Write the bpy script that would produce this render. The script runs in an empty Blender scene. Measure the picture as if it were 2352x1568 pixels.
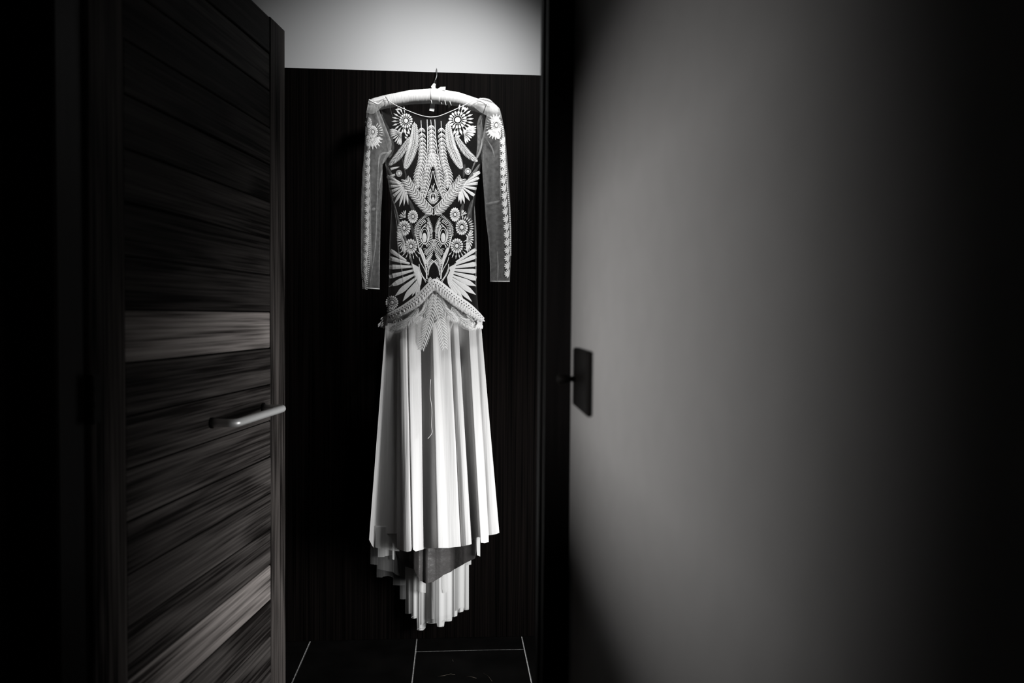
import bpy, math, random
from mathutils import Vector, Matrix
random.seed(7)
S = bpy.context.scene
COL = S.collection

# ------------------------------------------------------------------ camera
F, CX, CY = 1829.0, 1176.0, 784.0
CAM = Vector((0, 0, 1.2))
YAW, PITCH, ROLL = math.atan(135 / F), math.atan(60 / F), 0.008
_f0 = Vector((math.sin(YAW), math.cos(YAW), 0))
_r0 = Vector((math.cos(YAW), -math.sin(YAW), 0))
FWD = (_f0 * math.cos(PITCH) + Vector((0, 0, -math.sin(PITCH)))).normalized()
_u0 = _r0.cross(FWD)
RGT = _r0 * math.cos(ROLL) + _u0 * math.sin(ROLL)
UPV = _u0 * math.cos(ROLL) - _r0 * math.sin(ROLL)
cam = bpy.data.cameras.new('camera')
cam.sensor_width = 36.0
cam.lens = F * 36.0 / 2352.0
cam.clip_start = 0.01
cam.dof.use_dof = True
cam.dof.focus_distance = 2.86
cam.dof.aperture_fstop = 2.4
co = bpy.data.objects.new('camera', cam)
co.matrix_world = Matrix(((RGT.x, UPV.x, -FWD.x, CAM.x), (RGT.y, UPV.y, -FWD.y, CAM.y), (RGT.z, UPV.z, -FWD.z, CAM.z), (0, 0, 0, 1)))
COL.objects.link(co)
S.camera = co

# ------------------------------------------------------------------ world, lights, exposure
w = bpy.data.worlds.new('world'); S.world = w; w.use_nodes = True
w.node_tree.nodes['Background'].inputs[0].default_value = (0.55, 0.58, 0.62, 1)
w.node_tree.nodes['Background'].inputs[1].default_value = 0.02
S.view_settings.view_transform = 'Standard'
S.view_settings.look = 'None'
S.view_settings.exposure = 0.0
S.view_settings.gamma = 1.0
S.view_settings.use_curve_mapping = False
S.cycles.transparent_max_bounces = 40
S.cycles.max_bounces = 6
S.cycles.diffuse_bounces = 3


def area(name, loc, target, sx, sy, power, spread=180, col=(1, 1, 1)):
    l = bpy.data.lights.new(name, 'AREA'); l.shape = 'RECTANGLE'; l.size = sx; l.size_y = sy
    l.energy = power; l.spread = math.radians(spread); l.color = col
    o = bpy.data.objects.new(name, l); COL.objects.link(o); o.location = loc
    o.rotation_euler = (Vector(target) - Vector(loc)).to_track_quat('-Z', 'Y').to_euler()
    return o


area('window_daylight', (1.42, 1.98, 0.72), (-0.3, 2.80, 0.42), 0.6, 0.8, 8.4, 70)
area('ceiling_panel_light', (0.46, 2.00, 2.64), (-0.22, 2.86, 1.78), 0.26, 0.22, 5.0, 65)
area('side_fill_light', (-1.72, -0.05, 1.19), (0.13, 1.16, 1.16), 0.22, 0.08, 2.1, 42)  # added unseen fill light, no window here; makes the pool on the pale wall

# ------------------------------------------------------------------ pixel helpers (photograph frame 2352 x 1568)


def ray(px, py):
    return FWD * F + RGT * (px - CX) + UPV * (CY - py)


def onY(px, py, Y):
    r = ray(px, py); return CAM + r * ((Y - CAM.y) / r.y)


def atD(px, py, d):
    return CAM + ray(px, py) * (d / F)


def c1(x, y): return (800 + x / 5.6, 130 + y / 5.6)
def c2(x, y): return (800 + x / 5.6, 380 + y / 5.6)
def c3(x, y): return (800 + x / 5.6, 600 + y / 5.6)
def c4(x, y): return (800 + x / 5.6, 860 + y / 5.6)
def c5(x, y): return (800 + x / 4.48, 1120 + y / 4.48)
def d1(x, y): return (820 + x / 11.76, 210 + y / 11.76)
def d2(x, y): return (990 + x / 11.76, 210 + y / 11.76)
def d3(x, y): return (920 + x / 8.25, 320 + y / 8.25)
def d4(x, y): return (900 + x / 8.71, 480 + y / 8.71)
def d5(x, y): return (870 + x / 8.252, 620 + y / 8.252)
def L(fn, *pts): return [fn(*p) for p in pts]


def axis_x(y): return 991 + (y - 276) * (6.0 / 264)
def mir(pts): return [(2 * axis_x(y) - x, y) for x, y in pts]


def interp(tab, v):
    if v <= tab[0][0]: return tab[0][1]
    for (a, b), (c, d) in zip(tab, tab[1:]):
        if v <= c:
            return b + (d - b) * (v - a) / (c - a) if c > a else d
    return tab[-1][1]


# ------------------------------------------------------------------ materials
def newmat(name):
    m = bpy.data.materials.new(name); m.use_nodes = True
    nt = m.node_tree; nt.nodes.clear()
    return m, nt, nt.nodes.new('ShaderNodeOutputMaterial')


def N(nt, t, **kw):
    n = nt.nodes.new(t)
    for k, v in kw.items():
        if k in n.inputs: n.inputs[k].default_value = v
        else: setattr(n, k, v)
    return n


def plain(name, col, rough=0.6, metal=0.0, spec=0.4, noise=0.0, nscale=40, stretch=(1, 1, 1), bump=0.0):
    m, nt, out = newmat(name)
    p = N(nt, 'ShaderNodeBsdfPrincipled'); nt.links.new(p.outputs[0], out.inputs[0])
    p.inputs['Base Color'].default_value = (*col, 1); p.inputs['Roughness'].default_value = rough
    p.inputs['Metallic'].default_value = metal; p.inputs['Specular IOR Level'].default_value = spec
    if noise or bump:
        tc = N(nt, 'ShaderNodeTexCoord'); mp = N(nt, 'ShaderNodeMapping'); mp.inputs['Scale'].default_value = stretch
        nz = N(nt, 'ShaderNodeTexNoise'); nz.inputs['Scale'].default_value = nscale; nz.inputs['Detail'].default_value = 5
        nt.links.new(tc.outputs['Object'], mp.inputs[0]); nt.links.new(mp.outputs[0], nz.inputs['Vector'])
        if noise:
            r = N(nt, 'ShaderNodeValToRGB')
            r.color_ramp.elements[0].position = 0.3; r.color_ramp.elements[1].position = 0.7
            r.color_ramp.elements[0].color = (*[c * (1 - noise) for c in col], 1)
            r.color_ramp.elements[1].color = (*[min(1, c * (1 + noise)) for c in col], 1)
            nt.links.new(nz.outputs['Fac'], r.inputs[0]); nt.links.new(r.outputs[0], p.inputs['Base Color'])
        if bump:
            b = N(nt, 'ShaderNodeBump'); b.inputs['Strength'].default_value = min(1.0, bump); b.inputs['Distance'].default_value = 0.002 if bump < 1 else 0.007
            nt.links.new(nz.outputs['Fac'], b.inputs['Height']); nt.links.new(b.outputs[0], p.inputs['Normal'])
    return m


def wood(name, dark, light, scale=1.0, along='X', rough=0.5, spec=0.3):
    m, nt, out = newmat(name)
    p = N(nt, 'ShaderNodeBsdfPrincipled'); nt.links.new(p.outputs[0], out.inputs[0])
    p.inputs['Roughness'].default_value = rough; p.inputs['Specular IOR Level'].default_value = spec
    tc = N(nt, 'ShaderNodeTexCoord'); oi = N(nt, 'ShaderNodeObjectInfo')
    add = N(nt, 'ShaderNodeVectorMath', operation='ADD')
    mul = N(nt, 'ShaderNodeVectorMath', operation='MULTIPLY'); mul.inputs[1].default_value = (13.7, 7.1, 9.3)
    nt.links.new(oi.outputs['Random'], mul.inputs[0])
    nt.links.new(tc.outputs['Object'], add.inputs[0]); nt.links.new(mul.outputs[0], add.inputs[1])
    st = {'X': ((0.8, 9, 9), (1.8, 95, 95)), 'Z': ((9, 9, 0.8), (95, 95, 1.8))}[along]
    m1 = N(nt, 'ShaderNodeMapping'); m1.inputs['Scale'].default_value = [s * scale for s in st[0]]
    m2 = N(nt, 'ShaderNodeMapping'); m2.inputs['Scale'].default_value = [s * scale for s in st[1]]
    nt.links.new(add.outputs[0], m1.inputs[0]); nt.links.new(add.outputs[0], m2.inputs[0])
    n1 = N(nt, 'ShaderNodeTexNoise'); n1.inputs['Scale'].default_value = 1.3; n1.inputs['Detail'].default_value = 2; n1.inputs['Distortion'].default_value = 0.4
    nt.links.new(m1.outputs[0], n1.inputs['Vector'])
    # growth rings: bands of the low noise
    ml = N(nt, 'ShaderNodeMath', operation='MULTIPLY'); ml.inputs[1].default_value = 26
    sn = N(nt, 'ShaderNodeMath', operation='SINE')
    nt.links.new(n1.outputs['Fac'], ml.inputs[0]); nt.links.new(ml.outputs[0], sn.inputs[0])
    n2 = N(nt, 'ShaderNodeTexNoise'); n2.inputs['Scale'].default_value = 1.6; n2.inputs['Detail'].default_value = 6
    nt.links.new(m2.outputs[0], n2.inputs['Vector'])
    a1 = N(nt, 'ShaderNodeMath', operation='MULTIPLY_ADD'); a1.inputs[1].default_value = 0.075
    nt.links.new(sn.outputs[0], a1.inputs[0]); nt.links.new(n2.outputs['Fac'], a1.inputs[2])
    a2 = N(nt, 'ShaderNodeMath', operation='MULTIPLY_ADD'); a2.inputs[1].default_value = 0.55
    sb = N(nt, 'ShaderNodeMath', operation='SUBTRACT'); sb.inputs[1].default_value = 0.5
    nt.links.new(n1.outputs['Fac'], sb.inputs[0]); nt.links.new(sb.outputs[0], a2.inputs[0]); nt.links.new(a1.outputs[0], a2.inputs[2])
    r = N(nt, 'ShaderNodeValToRGB'); r.color_ramp.elements[0].position = 0.30; r.color_ramp.elements[1].position = 0.78
    r.color_ramp.elements[0].color = (*dark, 1); r.color_ramp.elements[1].color = (*light, 1)
    nt.links.new(a2.outputs[0], r.inputs[0])
    mx = N(nt, 'ShaderNodeMix', data_type='RGBA', blend_type='MULTIPLY'); mx.inputs[0].default_value = 1
    nt.links.new(r.outputs[0], mx.inputs[6]); nt.links.new(oi.outputs['Color'], mx.inputs[7])
    nt.links.new(mx.outputs[2], p.inputs['Base Color'])
    b = N(nt, 'ShaderNodeBump'); b.inputs['Strength'].default_value = 0.25; b.inputs['Distance'].default_value = 0.001
    nt.links.new(n2.outputs['Fac'], b.inputs['Height']); nt.links.new(b.outputs[0], p.inputs['Normal'])
    return m


def net(name, alpha, edge, col=(0.85, 0.85, 0.84), transl=0.3, weave=0.0):
    """sheer woven fabric: threads cover `alpha` of it face on, more when seen at a slant"""
    m, nt, out = newmat(name)
    tr = N(nt, 'ShaderNodeBsdfTransparent')
    df = N(nt, 'ShaderNodeBsdfDiffuse'); df.inputs[0].default_value = (*col, 1)
    tl = N(nt, 'ShaderNodeBsdfTranslucent'); tl.inputs[0].default_value = (*col, 1)
    m0 = N(nt, 'ShaderNodeMixShader'); m0.inputs[0].default_value = transl
    nt.links.new(df.outputs[0], m0.inputs[1]); nt.links.new(tl.outputs[0], m0.inputs[2])
    lw = N(nt, 'ShaderNodeLayerWeight'); lw.inputs['Blend'].default_value = 0.35
    pw = N(nt, 'ShaderNodeMath', operation='POWER'); pw.inputs[1].default_value = 1.6
    nt.links.new(lw.outputs['Facing'], pw.inputs[0])
    ma = N(nt, 'ShaderNodeMath', operation='MULTIPLY_ADD', use_clamp=True); ma.inputs[1].default_value = edge; ma.inputs[2].default_value = alpha
    nt.links.new(pw.outputs[0], ma.inputs[0])
    fac = ma.outputs[0]
    if weave:
        tc = N(nt, 'ShaderNodeTexCoord')
        nz = N(nt, 'ShaderNodeTexNoise'); nz.inputs['Scale'].default_value = 90; nz.inputs['Detail'].default_value = 3
        nt.links.new(tc.outputs['Object'], nz.inputs['Vector'])
        mr = N(nt, 'ShaderNodeMapRange'); mr.inputs['From Min'].default_value = 0.3; mr.inputs['From Max'].default_value = 0.7
        mr.inputs['To Min'].default_value = 1 - weave; mr.inputs['To Max'].default_value = 1 + weave
        nt.links.new(nz.outputs['Fac'], mr.inputs['Value'])
        mm = N(nt, 'ShaderNodeMath', operation='MULTIPLY', use_clamp=True)
        nt.links.new(fac, mm.inputs[0]); nt.links.new(mr.outputs[0], mm.inputs[1]); fac = mm.outputs[0]
    mx = N(nt, 'ShaderNodeMixShader')
    nt.links.new(fac, mx.inputs[0]); nt.links.new(tr.outputs[0], mx.inputs[1]); nt.links.new(m0.outputs[0], mx.inputs[2])
    nt.links.new(mx.outputs[0], out.inputs[0])
    return m


M = dict(
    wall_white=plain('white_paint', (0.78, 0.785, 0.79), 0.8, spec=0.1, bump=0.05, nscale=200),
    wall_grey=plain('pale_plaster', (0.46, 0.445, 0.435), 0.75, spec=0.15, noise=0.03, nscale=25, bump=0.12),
    black=plain('black_stained_wood', (0.0045, 0.0035, 0.0034), 0.6, spec=0.12, noise=0.5, nscale=3, stretch=(30, 30, 1)),
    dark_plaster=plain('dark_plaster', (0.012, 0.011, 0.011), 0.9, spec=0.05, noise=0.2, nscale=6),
    panel=plain('black_veneer', (0.0030, 0.0023, 0.0021), 0.6, spec=0.03, noise=1.0, nscale=2.2, stretch=(70, 70, 0.7), bump=0.15),
    door=wood('dark_plank_wood', (0.011, 0.0095, 0.009), (0.125, 0.115, 0.110), 1.0, 'X', 0.6, 0.03),
    stile=wood('dark_stile_wood', (0.0022, 0.0017, 0.0016), (0.11, 0.098, 0.092), 1.0, 'Z', 0.6, 0.03),
    steel=plain('brushed_steel', (0.92, 0.92, 0.91), 0.42, 0.55),
    bronze=plain('dark_bronze', (0.005, 0.004, 0.0035), 0.6, 0.2, spec=0.12),
    chrome=plain('chrome', (0.85, 0.85, 0.85), 0.08, 1.0),
    tile=plain('black_stone', (0.0035, 0.0033, 0.0032), 0.75, spec=0.03, noise=0.4, nscale=9),
    grout=plain('light_grout', (0.80, 0.79, 0.77), 0.9, spec=0.05, noise=0.35, nscale=120),
    vein=plain('stone_vein', (0.10, 0.085, 0.07), 0.6, spec=0.1),
    satin_pad=plain('ivory_satin', (0.74, 0.735, 0.73), 0.5, spec=0.2),
    ribbon=plain('ivory_ribbon', (0.82, 0.82, 0.81), 0.35, spec=0.4),
    thread=plain('embroidery_thread', (0.92, 0.915, 0.905), 0.7, spec=0.2, noise=0.10, nscale=350),
    lace=plain('cotton_lace', (0.90, 0.895, 0.89), 0.8, spec=0.1, noise=0.08, nscale=260),
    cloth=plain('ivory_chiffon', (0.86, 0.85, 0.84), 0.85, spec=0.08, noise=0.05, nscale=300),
    satin=plain('shaded_satin_lining', (0.06, 0.057, 0.056), 0.33, spec=0.5, bump=1.0, nscale=11),  # white satin; its shade is put into the dark base colour
    loop=plain('dark_ribbon_loop', (0.03, 0.028, 0.027), 0.6),
    net_body=net('bodice_net', 0.012, 0.10),
    net_side=net('side_net', 0.10, 0.30, weave=0.3),
    net_sleeve=net('sleeve_net', 0.13, 0.42, weave=0.35),
    net_shoulder=net('shoulder_net', 0.26, 0.45, weave=0.25),
    net_peplum=net('peplum_net', 0.30, 0.35, weave=0.2),
    tulle=net('train_tulle', 0.80, 0.20, transl=0.2),
    tulle_thin=net('thin_tulle', 0.13, 0.30, transl=0.3),
    tulle_mid=net('middle_tulle', 0.58, 0.35, transl=0.25),
    glass=net('window_glass', 0.06, 0.3),
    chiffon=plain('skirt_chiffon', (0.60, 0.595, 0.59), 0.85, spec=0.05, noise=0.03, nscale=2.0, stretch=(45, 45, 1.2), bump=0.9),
)


# ------------------------------------------------------------------ object helpers
def mesh_obj(name, verts, faces, mat, parent=None, smooth=False):
    me = bpy.data.meshes.new(name)
    me.from_pydata([tuple(v) for v in verts], [], faces); me.update()
    if smooth:
        for p in me.polygons: p.use_smooth = True
    me.materials.append(mat)
    o = bpy.data.objects.new(name, me); COL.objects.link(o)
    if parent is not None: o.parent = parent
    return o


def empty(name, loc=(0, 0, 0), rz=0.0):
    o = bpy.data.objects.new(name, None); COL.objects.link(o); o.location = loc; o.rotation_euler = (0, 0, rz)
    o.empty_display_size = 0.05
    return o


def tag(o, label, cat=None, kind=None, group=None):
    o['label'] = label
    if cat: o['category'] = cat
    if kind: o['kind'] = kind
    if group: o['group'] = group
    return o


def rebase(o):
    """move a mesh's origin to the middle of its bounds' base (keeps it where it stands)"""
    me = o.data
    xs = [v.co for v in me.vertices]
    c = Vector(((min(v.x for v in xs) + max(v.x for v in xs)) / 2, (min(v.y for v in xs) + max(v.y for v in xs)) / 2, min(v.z for v in xs)))
    me.transform(Matrix.Translation(-c)); o.location = c
    return o


def boxmesh(x0, x1, y0, y1, z0, z1, bev=0.0):
    if not bev:
        v = [(x, y, z) for z in (z0, z1) for y in (y0, y1) for x in (x0, x1)]
        f = [(0, 2, 3, 1), (4, 5, 7, 6), (0, 1, 5, 4), (1, 3, 7, 5), (3, 2, 6, 7), (2, 0, 4, 6)]
        return v, f
    b = bev; v = []
    # chamfered box: 24 vertices
    for sx in (0, 1):
        for sy in (0, 1):
            for sz in (0, 1):
                X, Y, Z = (x0, x1)[sx], (y0, y1)[sy], (z0, z1)[sz]
                dx, dy, dz = (b, -b)[sx], (b, -b)[sy], (b, -b)[sz]
                v += [(X, Y + dy, Z + dz), (X + dx, Y, Z + dz), (X + dx, Y + dy, Z)]
    I = lambda sx, sy, sz, k: (sx * 4 + sy * 2 + sz) * 3 + k
    f = []
    for s in (0, 1):
        q = [I(s, 0, 0, 0), I(s, 1, 0, 0), I(s, 1, 1, 0), I(s, 0, 1, 0)]; f.append(q if s else q[::-1])
        q = [I(0, s, 0, 1), I(0, s, 1, 1), I(1, s, 1, 1), I(1, s, 0, 1)]; f.append(q if s else q[::-1])
        q = [I(0, 0, s, 2), I(1, 0, s, 2), I(1, 1, s, 2), I(0, 1, s, 2)]; f.append(q if s else q[::-1])
    for a in (0, 1):
        for c in (0, 1):
            f.append([I(a, c, 0, 0), I(a, c, 1, 0), I(a, c, 1, 1), I(a, c, 0, 1)])
            f.append([I(a, 0, c, 0), I(a, 1, c, 0), I(a, 1, c, 2), I(a, 0, c, 2)])
            f.append([I(0, a, c, 1), I(1, a, c, 1), I(1, a, c, 2), I(0, a, c, 2)])
    for a in (0, 1):
        for c in (0, 1):
            for d in (0, 1):
                f.append([I(a, c, d, 0), I(a, c, d, 1), I(a, c, d, 2)])
    return v, f


def box(name, x0, x1, y0, y1, z0, z1, mat, parent=None, bev=0.0):
    v, f = boxmesh(x0, x1, y0, y1, z0, z1, bev)
    o = mesh_obj(name, v, f, mat, parent)
    if bev:
        import bmesh
        bm = bmesh.new(); bm.from_mesh(o.data); bmesh.ops.recalc_face_normals(bm, faces=bm.faces); bm.to_mesh(o.data); bm.free()
    return o


def tubemesh(path, rads, seg=12, caps=True):
    V, Fc = [], []
    n = len(path); path = [Vector(p) for p in path]
    prev = None
    for i, p in enumerate(path):
        t = (path[min(n - 1, i + 1)] - path[max(0, i - 1)]).normalized()
        if prev is None:
            a = Vector((0, 0, 1)) if abs(t.z) < 0.9 else Vector((1, 0, 0))
            nrm = (a - t * a.dot(t)).normalized()
        else:
            nrm = (prev - t * prev.dot(t)).normalized()
        prev = nrm; bi = t.cross(nrm)
        r = rads[i] if isinstance(rads, (list, tuple)) else rads
        for k in range(seg):
            a = 2 * math.pi * k / seg
            V.append(p + nrm * (r * math.cos(a)) + bi * (r * math.sin(a)))
    for i in range(n - 1):
        for k in range(seg):
            k2 = (k + 1) % seg
            Fc.append((i * seg + k, i * seg + k2, (i + 1) * seg + k2, (i + 1) * seg + k))
    if caps:
        Fc.append(tuple(range(seg))[::-1]); Fc.append(tuple(range((n - 1) * seg, n * seg)))
    return V, Fc


def tube(name, path, rads, mat, parent=None, seg=12):
    v, f = tubemesh(path, rads, seg); return mesh_obj(name, v, f, mat, parent, True)


# ------------------------------------------------------------------ the setting
YP = 2.93                                    # front of the dark panel
hingeP = atD(208, 725, 1.49); edgeP = atD(655, 725, 2.488)
farR = atD(1312, 784, 1.5)                   # far end of the pale wall on the right
JX0 = onY(1238, 784, 1.60).x                 # left face of the right-hand door post
# pale wall on the right: runs toward the camera, direction taken from its vanishing point
wd = Vector((RGT.x * (1085 - CX) + FWD.x * F, RGT.y * (1085 - CX) + FWD.y * F, 0)).normalized()
wn = Vector((-wd.y, wd.x, 0))                # toward the left
if wn.x > 0: wn = -wn
A = Vector((farR.x, farR.y, 0)); B = A - wd * 3.2
T = -wn * 0.12
v = [A, B, B + T, A + T]; v = v + [p + Vector((0, 0, 2.7)) for p in v]
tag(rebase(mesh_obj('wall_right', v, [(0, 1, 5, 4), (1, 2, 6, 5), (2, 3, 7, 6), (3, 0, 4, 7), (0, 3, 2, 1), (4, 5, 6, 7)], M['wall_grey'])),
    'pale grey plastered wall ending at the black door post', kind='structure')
o = box('trim_1', JX0, A.x + 0.125, A.y - 0.0, A.y + 0.13, 0, 2.7, M['black']); tag(o, 'black door post between the pale wall and the dress', kind='structure')
v, f = boxmesh(JX0 - 0.004, JX0 + 0.03, A.y + 0.05, A.y + 0.09, 0, 2.1); so = mesh_obj('door_stop', v, f, M['black'], o)
# left frame post and the wall beside it
LX = hingeP.x; LY = hingeP.y
post = box('trim_2', LX - 0.095, LX - 0.008, LY - 0.11, LY + 0.02, 0, 2.7, M['black'], bev=0.004); tag(post, 'black door frame post beside the hinges of the plank door', kind='structure')
cas = box('trim_3', LX - 0.15, LX - 0.095, LY - 0.135, LY + 0.02, 0, 2.7, M['black'], bev=0.006); tag(cas, 'raised black casing strip on the door frame', kind='structure')
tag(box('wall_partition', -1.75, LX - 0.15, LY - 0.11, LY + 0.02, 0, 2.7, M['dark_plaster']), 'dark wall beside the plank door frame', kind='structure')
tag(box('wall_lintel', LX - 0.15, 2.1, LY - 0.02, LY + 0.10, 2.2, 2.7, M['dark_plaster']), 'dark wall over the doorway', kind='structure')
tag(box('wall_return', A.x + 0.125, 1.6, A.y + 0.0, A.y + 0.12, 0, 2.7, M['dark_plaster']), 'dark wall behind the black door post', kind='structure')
# inner room
tag(box('wall_back', -1.75, 2.1, YP + 0.075, YP + 0.18, 0, 2.7, M['wall_white']), 'white wall above the dark veneer panel', kind='structure')
pr = onY(1260, 784, YP).x
ztop = onY(1000, 165.5, YP).z
pn = box('wall_panel', -1.6, 1.2, YP, YP + 0.028, 0.0, ztop, M['panel'], bev=0.0015)
tag(pn, 'tall black veneer panel with fine vertical grain behind the dress', kind='structure')
tag(box('wall_left', -1.85, -1.75, -2.2, YP + 0.18, 0, 2.7, M['dark_plaster']), 'dark side wall', kind='structure')
tag(box('wall_rear', -1.75, 2.1, -2.2, -2.1, 0, 2.7, M['dark_plaster']), 'dark wall at the rear of the room', kind='structure')
tag(box('ceiling', -1.85, 2.2, -2.2, YP + 0.18, 2.7, 2.8, M['dark_plaster']), 'dark ceiling', kind='structure')
# window wall on the right of the inner room
wx = 1.5
wr = empty('wall_window_side', (wx, 2.25, 0)); tag(wr, 'wall with a daylight window at the side of the dress room', kind='structure')
for nm, a in (('wall_piece', (0, 0.1, -0.73, -0.62, 0, 2.7)), ('wall_piece', (0, 0.1, 0.08, 0.80, 0, 2.7)), ('wall_piece', (0, 0.1, -0.62, 0.08, 0, 0.27)), ('wall_piece', (0, 0.1, -0.62, 0.08, 1.17, 2.7))):
    box(nm, *a, M['dark_plaster'], wr)
wf = empty('window_1', (wx, 1.98, 0)); tag(wf, 'low black window frame at the side of the dress room', kind='structure')
for a in ((0.02, 0.07, -0.35, -0.31, 0.27, 1.17), (0.02, 0.07, 0.31, 0.35, 0.27, 1.17), (0.02, 0.07, -0.31, 0.31, 0.27, 0.31), (0.02, 0.07, -0.31, 0.31, 1.13, 1.17)):
    box('window_frame', *a, M['black'], wf)
box('pane', 0.042, 0.048, -0.31, 0.31, 0.31, 1.13, M['glass'], wf)

# added unseen baffle: black plates that keep the ceiling light off the plank door
cl = empty('lamp_baffle', (0.46, 2.00, 2.35)); tag(cl, 'added unseen black baffle keeping the ceiling light off the plank door', 'light baffle')
box('fin', -0.27, -0.25, -0.42, 0.19, -0.28, 0.35, M['black'], cl)
box('fin', 0.25, 0.27, -0.20, 0.16, 0.20, 0.35, M['black'], cl)
box('rear_plate', -0.25, 0.25, -0.20, -0.18, 0.20, 0.35, M['black'], cl)
# added unseen shelves that trim the side fill light above and below
w2 = empty('light_shelves', (-1.75, 0.10, 1.0)); tag(w2, 'added unseen black shelves that trim the side fill light', kind='structure')
box('upper_shelf', 0.0, 0.48, -0.45, 0.50, 0.26, 0.29, M['black'], w2)
box('lower_shelf', 0.0, 0.48, -0.45, 0.50, 0.09, 0.12, M['black'], w2)

# floor: grout bed with stone tiles set in staggered columns
fl = box('floor', -1.75, 2.1, -2.1, YP + 0.1, -0.03, -0.002, M['grout']); tag(fl, 'black stone tile floor with pale grout joints', kind='structure')
gx = [onY(690, 1500, 10).x] * 0
p_l = CAM + ray(955, 1495) * (-1.2 / ray(955, 1495).z)
p_r = CAM + ray(1205, 1490) * (-1.2 / ray(1205, 1490).z)
pitch = p_r.x - p_l.x
yj = (p_l.y + p_r.y) / 2
TL = 0.62; g = 0.0045
tmesh = {}
for i in range(-3, 6):
    x0 = p_l.x + i * pitch
    off = {0: 0.0, -2: 0.25, -3: 0.1}.get(i, TL / 2)
    y1 = yj + TL + off
    while y1 > -0.3:
        a, b = max(y1 - TL + g / 2, -0.3), min(y1 - g / 2, YP + 0.02)
        if b - a > 0.02:
            v, f = boxmesh(x0 + g * 0.55, x0 + pitch - g * 0.55, a, b, -0.02, 0.0, 0.0012)
            t = mesh_obj('tile', v, f, M['tile'], fl)
        y1 -= TL
# fine pale veins in the tile before the panel
for pts in (((1005, 1553), (1020, 1551), (1035, 1547), (1045, 1549)), ((1066, 1553), (1080, 1553), (1094, 1557)), ((1110, 1545), (1122, 1553), (1130, 1564)), ((1038, 1513), (1041, 1518))):
    pp = [CAM + ray(*q) * ((-1.2 + 0.0004) / ray(*q).z) for q in pts]
    tube('vein', pp, 0.0007, M['vein'], fl, 4)

# ------------------------------------------------------------------ left door of horizontal planks
du = Vector((edgeP.x - hingeP.x, edgeP.y - hingeP.y, 0)); DW = du.length; rz = math.atan2(du.y, du.x)
dr = empty('door_1', (hingeP.x, hingeP.y, 0), rz)          # local x along the leaf, local -y faces the doorway
tag(dr, 'dark wooden door of horizontal planks standing open', kind='structure')
SW, PZ, Z0 = 0.116, 0.1085, 1.2052
DT = 0.044
box('stile', DW - SW, DW, 0.0, DT, 0.012, Z0 + 8 * PZ, M['stile'], dr, 0.002)
box('stile', 0.0, SW, 0.0, DT, 0.012, Z0 + 8 * PZ, M['stile'], dr, 0.002)
box('core', SW * 0.5, DW - SW * 0.5, 0.012, DT - 0.006, 0.02, Z0 + 8 * PZ - 0.01, M['black'], dr)
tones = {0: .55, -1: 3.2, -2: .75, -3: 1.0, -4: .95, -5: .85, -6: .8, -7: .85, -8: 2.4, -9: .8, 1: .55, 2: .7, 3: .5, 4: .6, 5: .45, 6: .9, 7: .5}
rr = random.Random(3)
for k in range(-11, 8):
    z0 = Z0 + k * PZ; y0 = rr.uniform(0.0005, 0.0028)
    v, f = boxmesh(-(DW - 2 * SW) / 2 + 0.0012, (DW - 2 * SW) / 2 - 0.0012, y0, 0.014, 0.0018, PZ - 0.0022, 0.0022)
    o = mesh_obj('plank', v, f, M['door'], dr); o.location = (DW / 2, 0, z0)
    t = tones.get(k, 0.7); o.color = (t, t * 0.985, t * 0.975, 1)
# lever-like pull: two bent posts and a round bar
hd = empty('door_handle'); hd.parent = dr
hw = dr.matrix_basis.copy()
HZ = atD(605, 930, 2.31).z


def on_door(px, py, out=0.0):
    M4 = Matrix.Translation(dr.location) @ Matrix.Rotation(rz, 4, 'Z'); inv = M4.inverted()
    o_ = inv @ CAM; r_ = (inv.to_3x3() @ ray(px, py))
    s = (-out - o_.y) / r_.y
    return o_ + r_ * s


ha = on_door(604, 931); hb = on_door(486, 977)
zh = (ha.z + hb.z) / 2; OUT = 0.062
path = []
xa, xb = ha.x, hb.x
R_ = 0.016
path.append((xa, 0.0, zh)); path.append((xa, -OUT + R_, zh))
for k in range(1, 6):
    a = k / 6 * math.pi / 2; path.append((xa - R_ * (1 - math.cos(a)), -OUT + R_ - R_ * math.sin(a), zh))
path.append((xa - R_, -OUT, zh)); path.append((xb + R_, -OUT, zh))
for k in range(1, 6):
    a = k / 6 * math.pi / 2; path.append((xb + R_ - R_ * math.sin(a), -OUT + R_ * (1 - math.cos(a)), zh))
path.append((xb, -OUT + R_, zh)); path.append((xb, 0.0, zh))
tube('handle_bar', path, 0.0105, M['steel'], hd, 16)
for x in (xa, xb):
    tube('rose', [(x, -0.004, zh), (x, 0.002, zh)], [0.014, 0.014], M['bronze'], hd, 20)
for hz in (0.25, 1.035, 1.85):
    h = empty('hinge'); h.parent = dr
    for k in range(3):
        tube('knuckle', [(-0.006, -0.004, hz - 0.045 + k * 0.031), (-0.006, -0.004, hz - 0.045 + k * 0.031 + 0.029)], 0.006, M['bronze'], h, 10)
    box('leaf_plate', 0.0, 0.028, -0.0015, 0.001, hz - 0.045, hz + 0.047, M['bronze'], h)


# ------------------------------------------------------------------ lock plate on the pale wall
def on_wall(px, py, out=0.0):
    r = ray(px, py); P0 = A + wn * out
    s = (P0 - CAM).dot(wn) / r.dot(wn)
    return CAM + r * s


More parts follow.
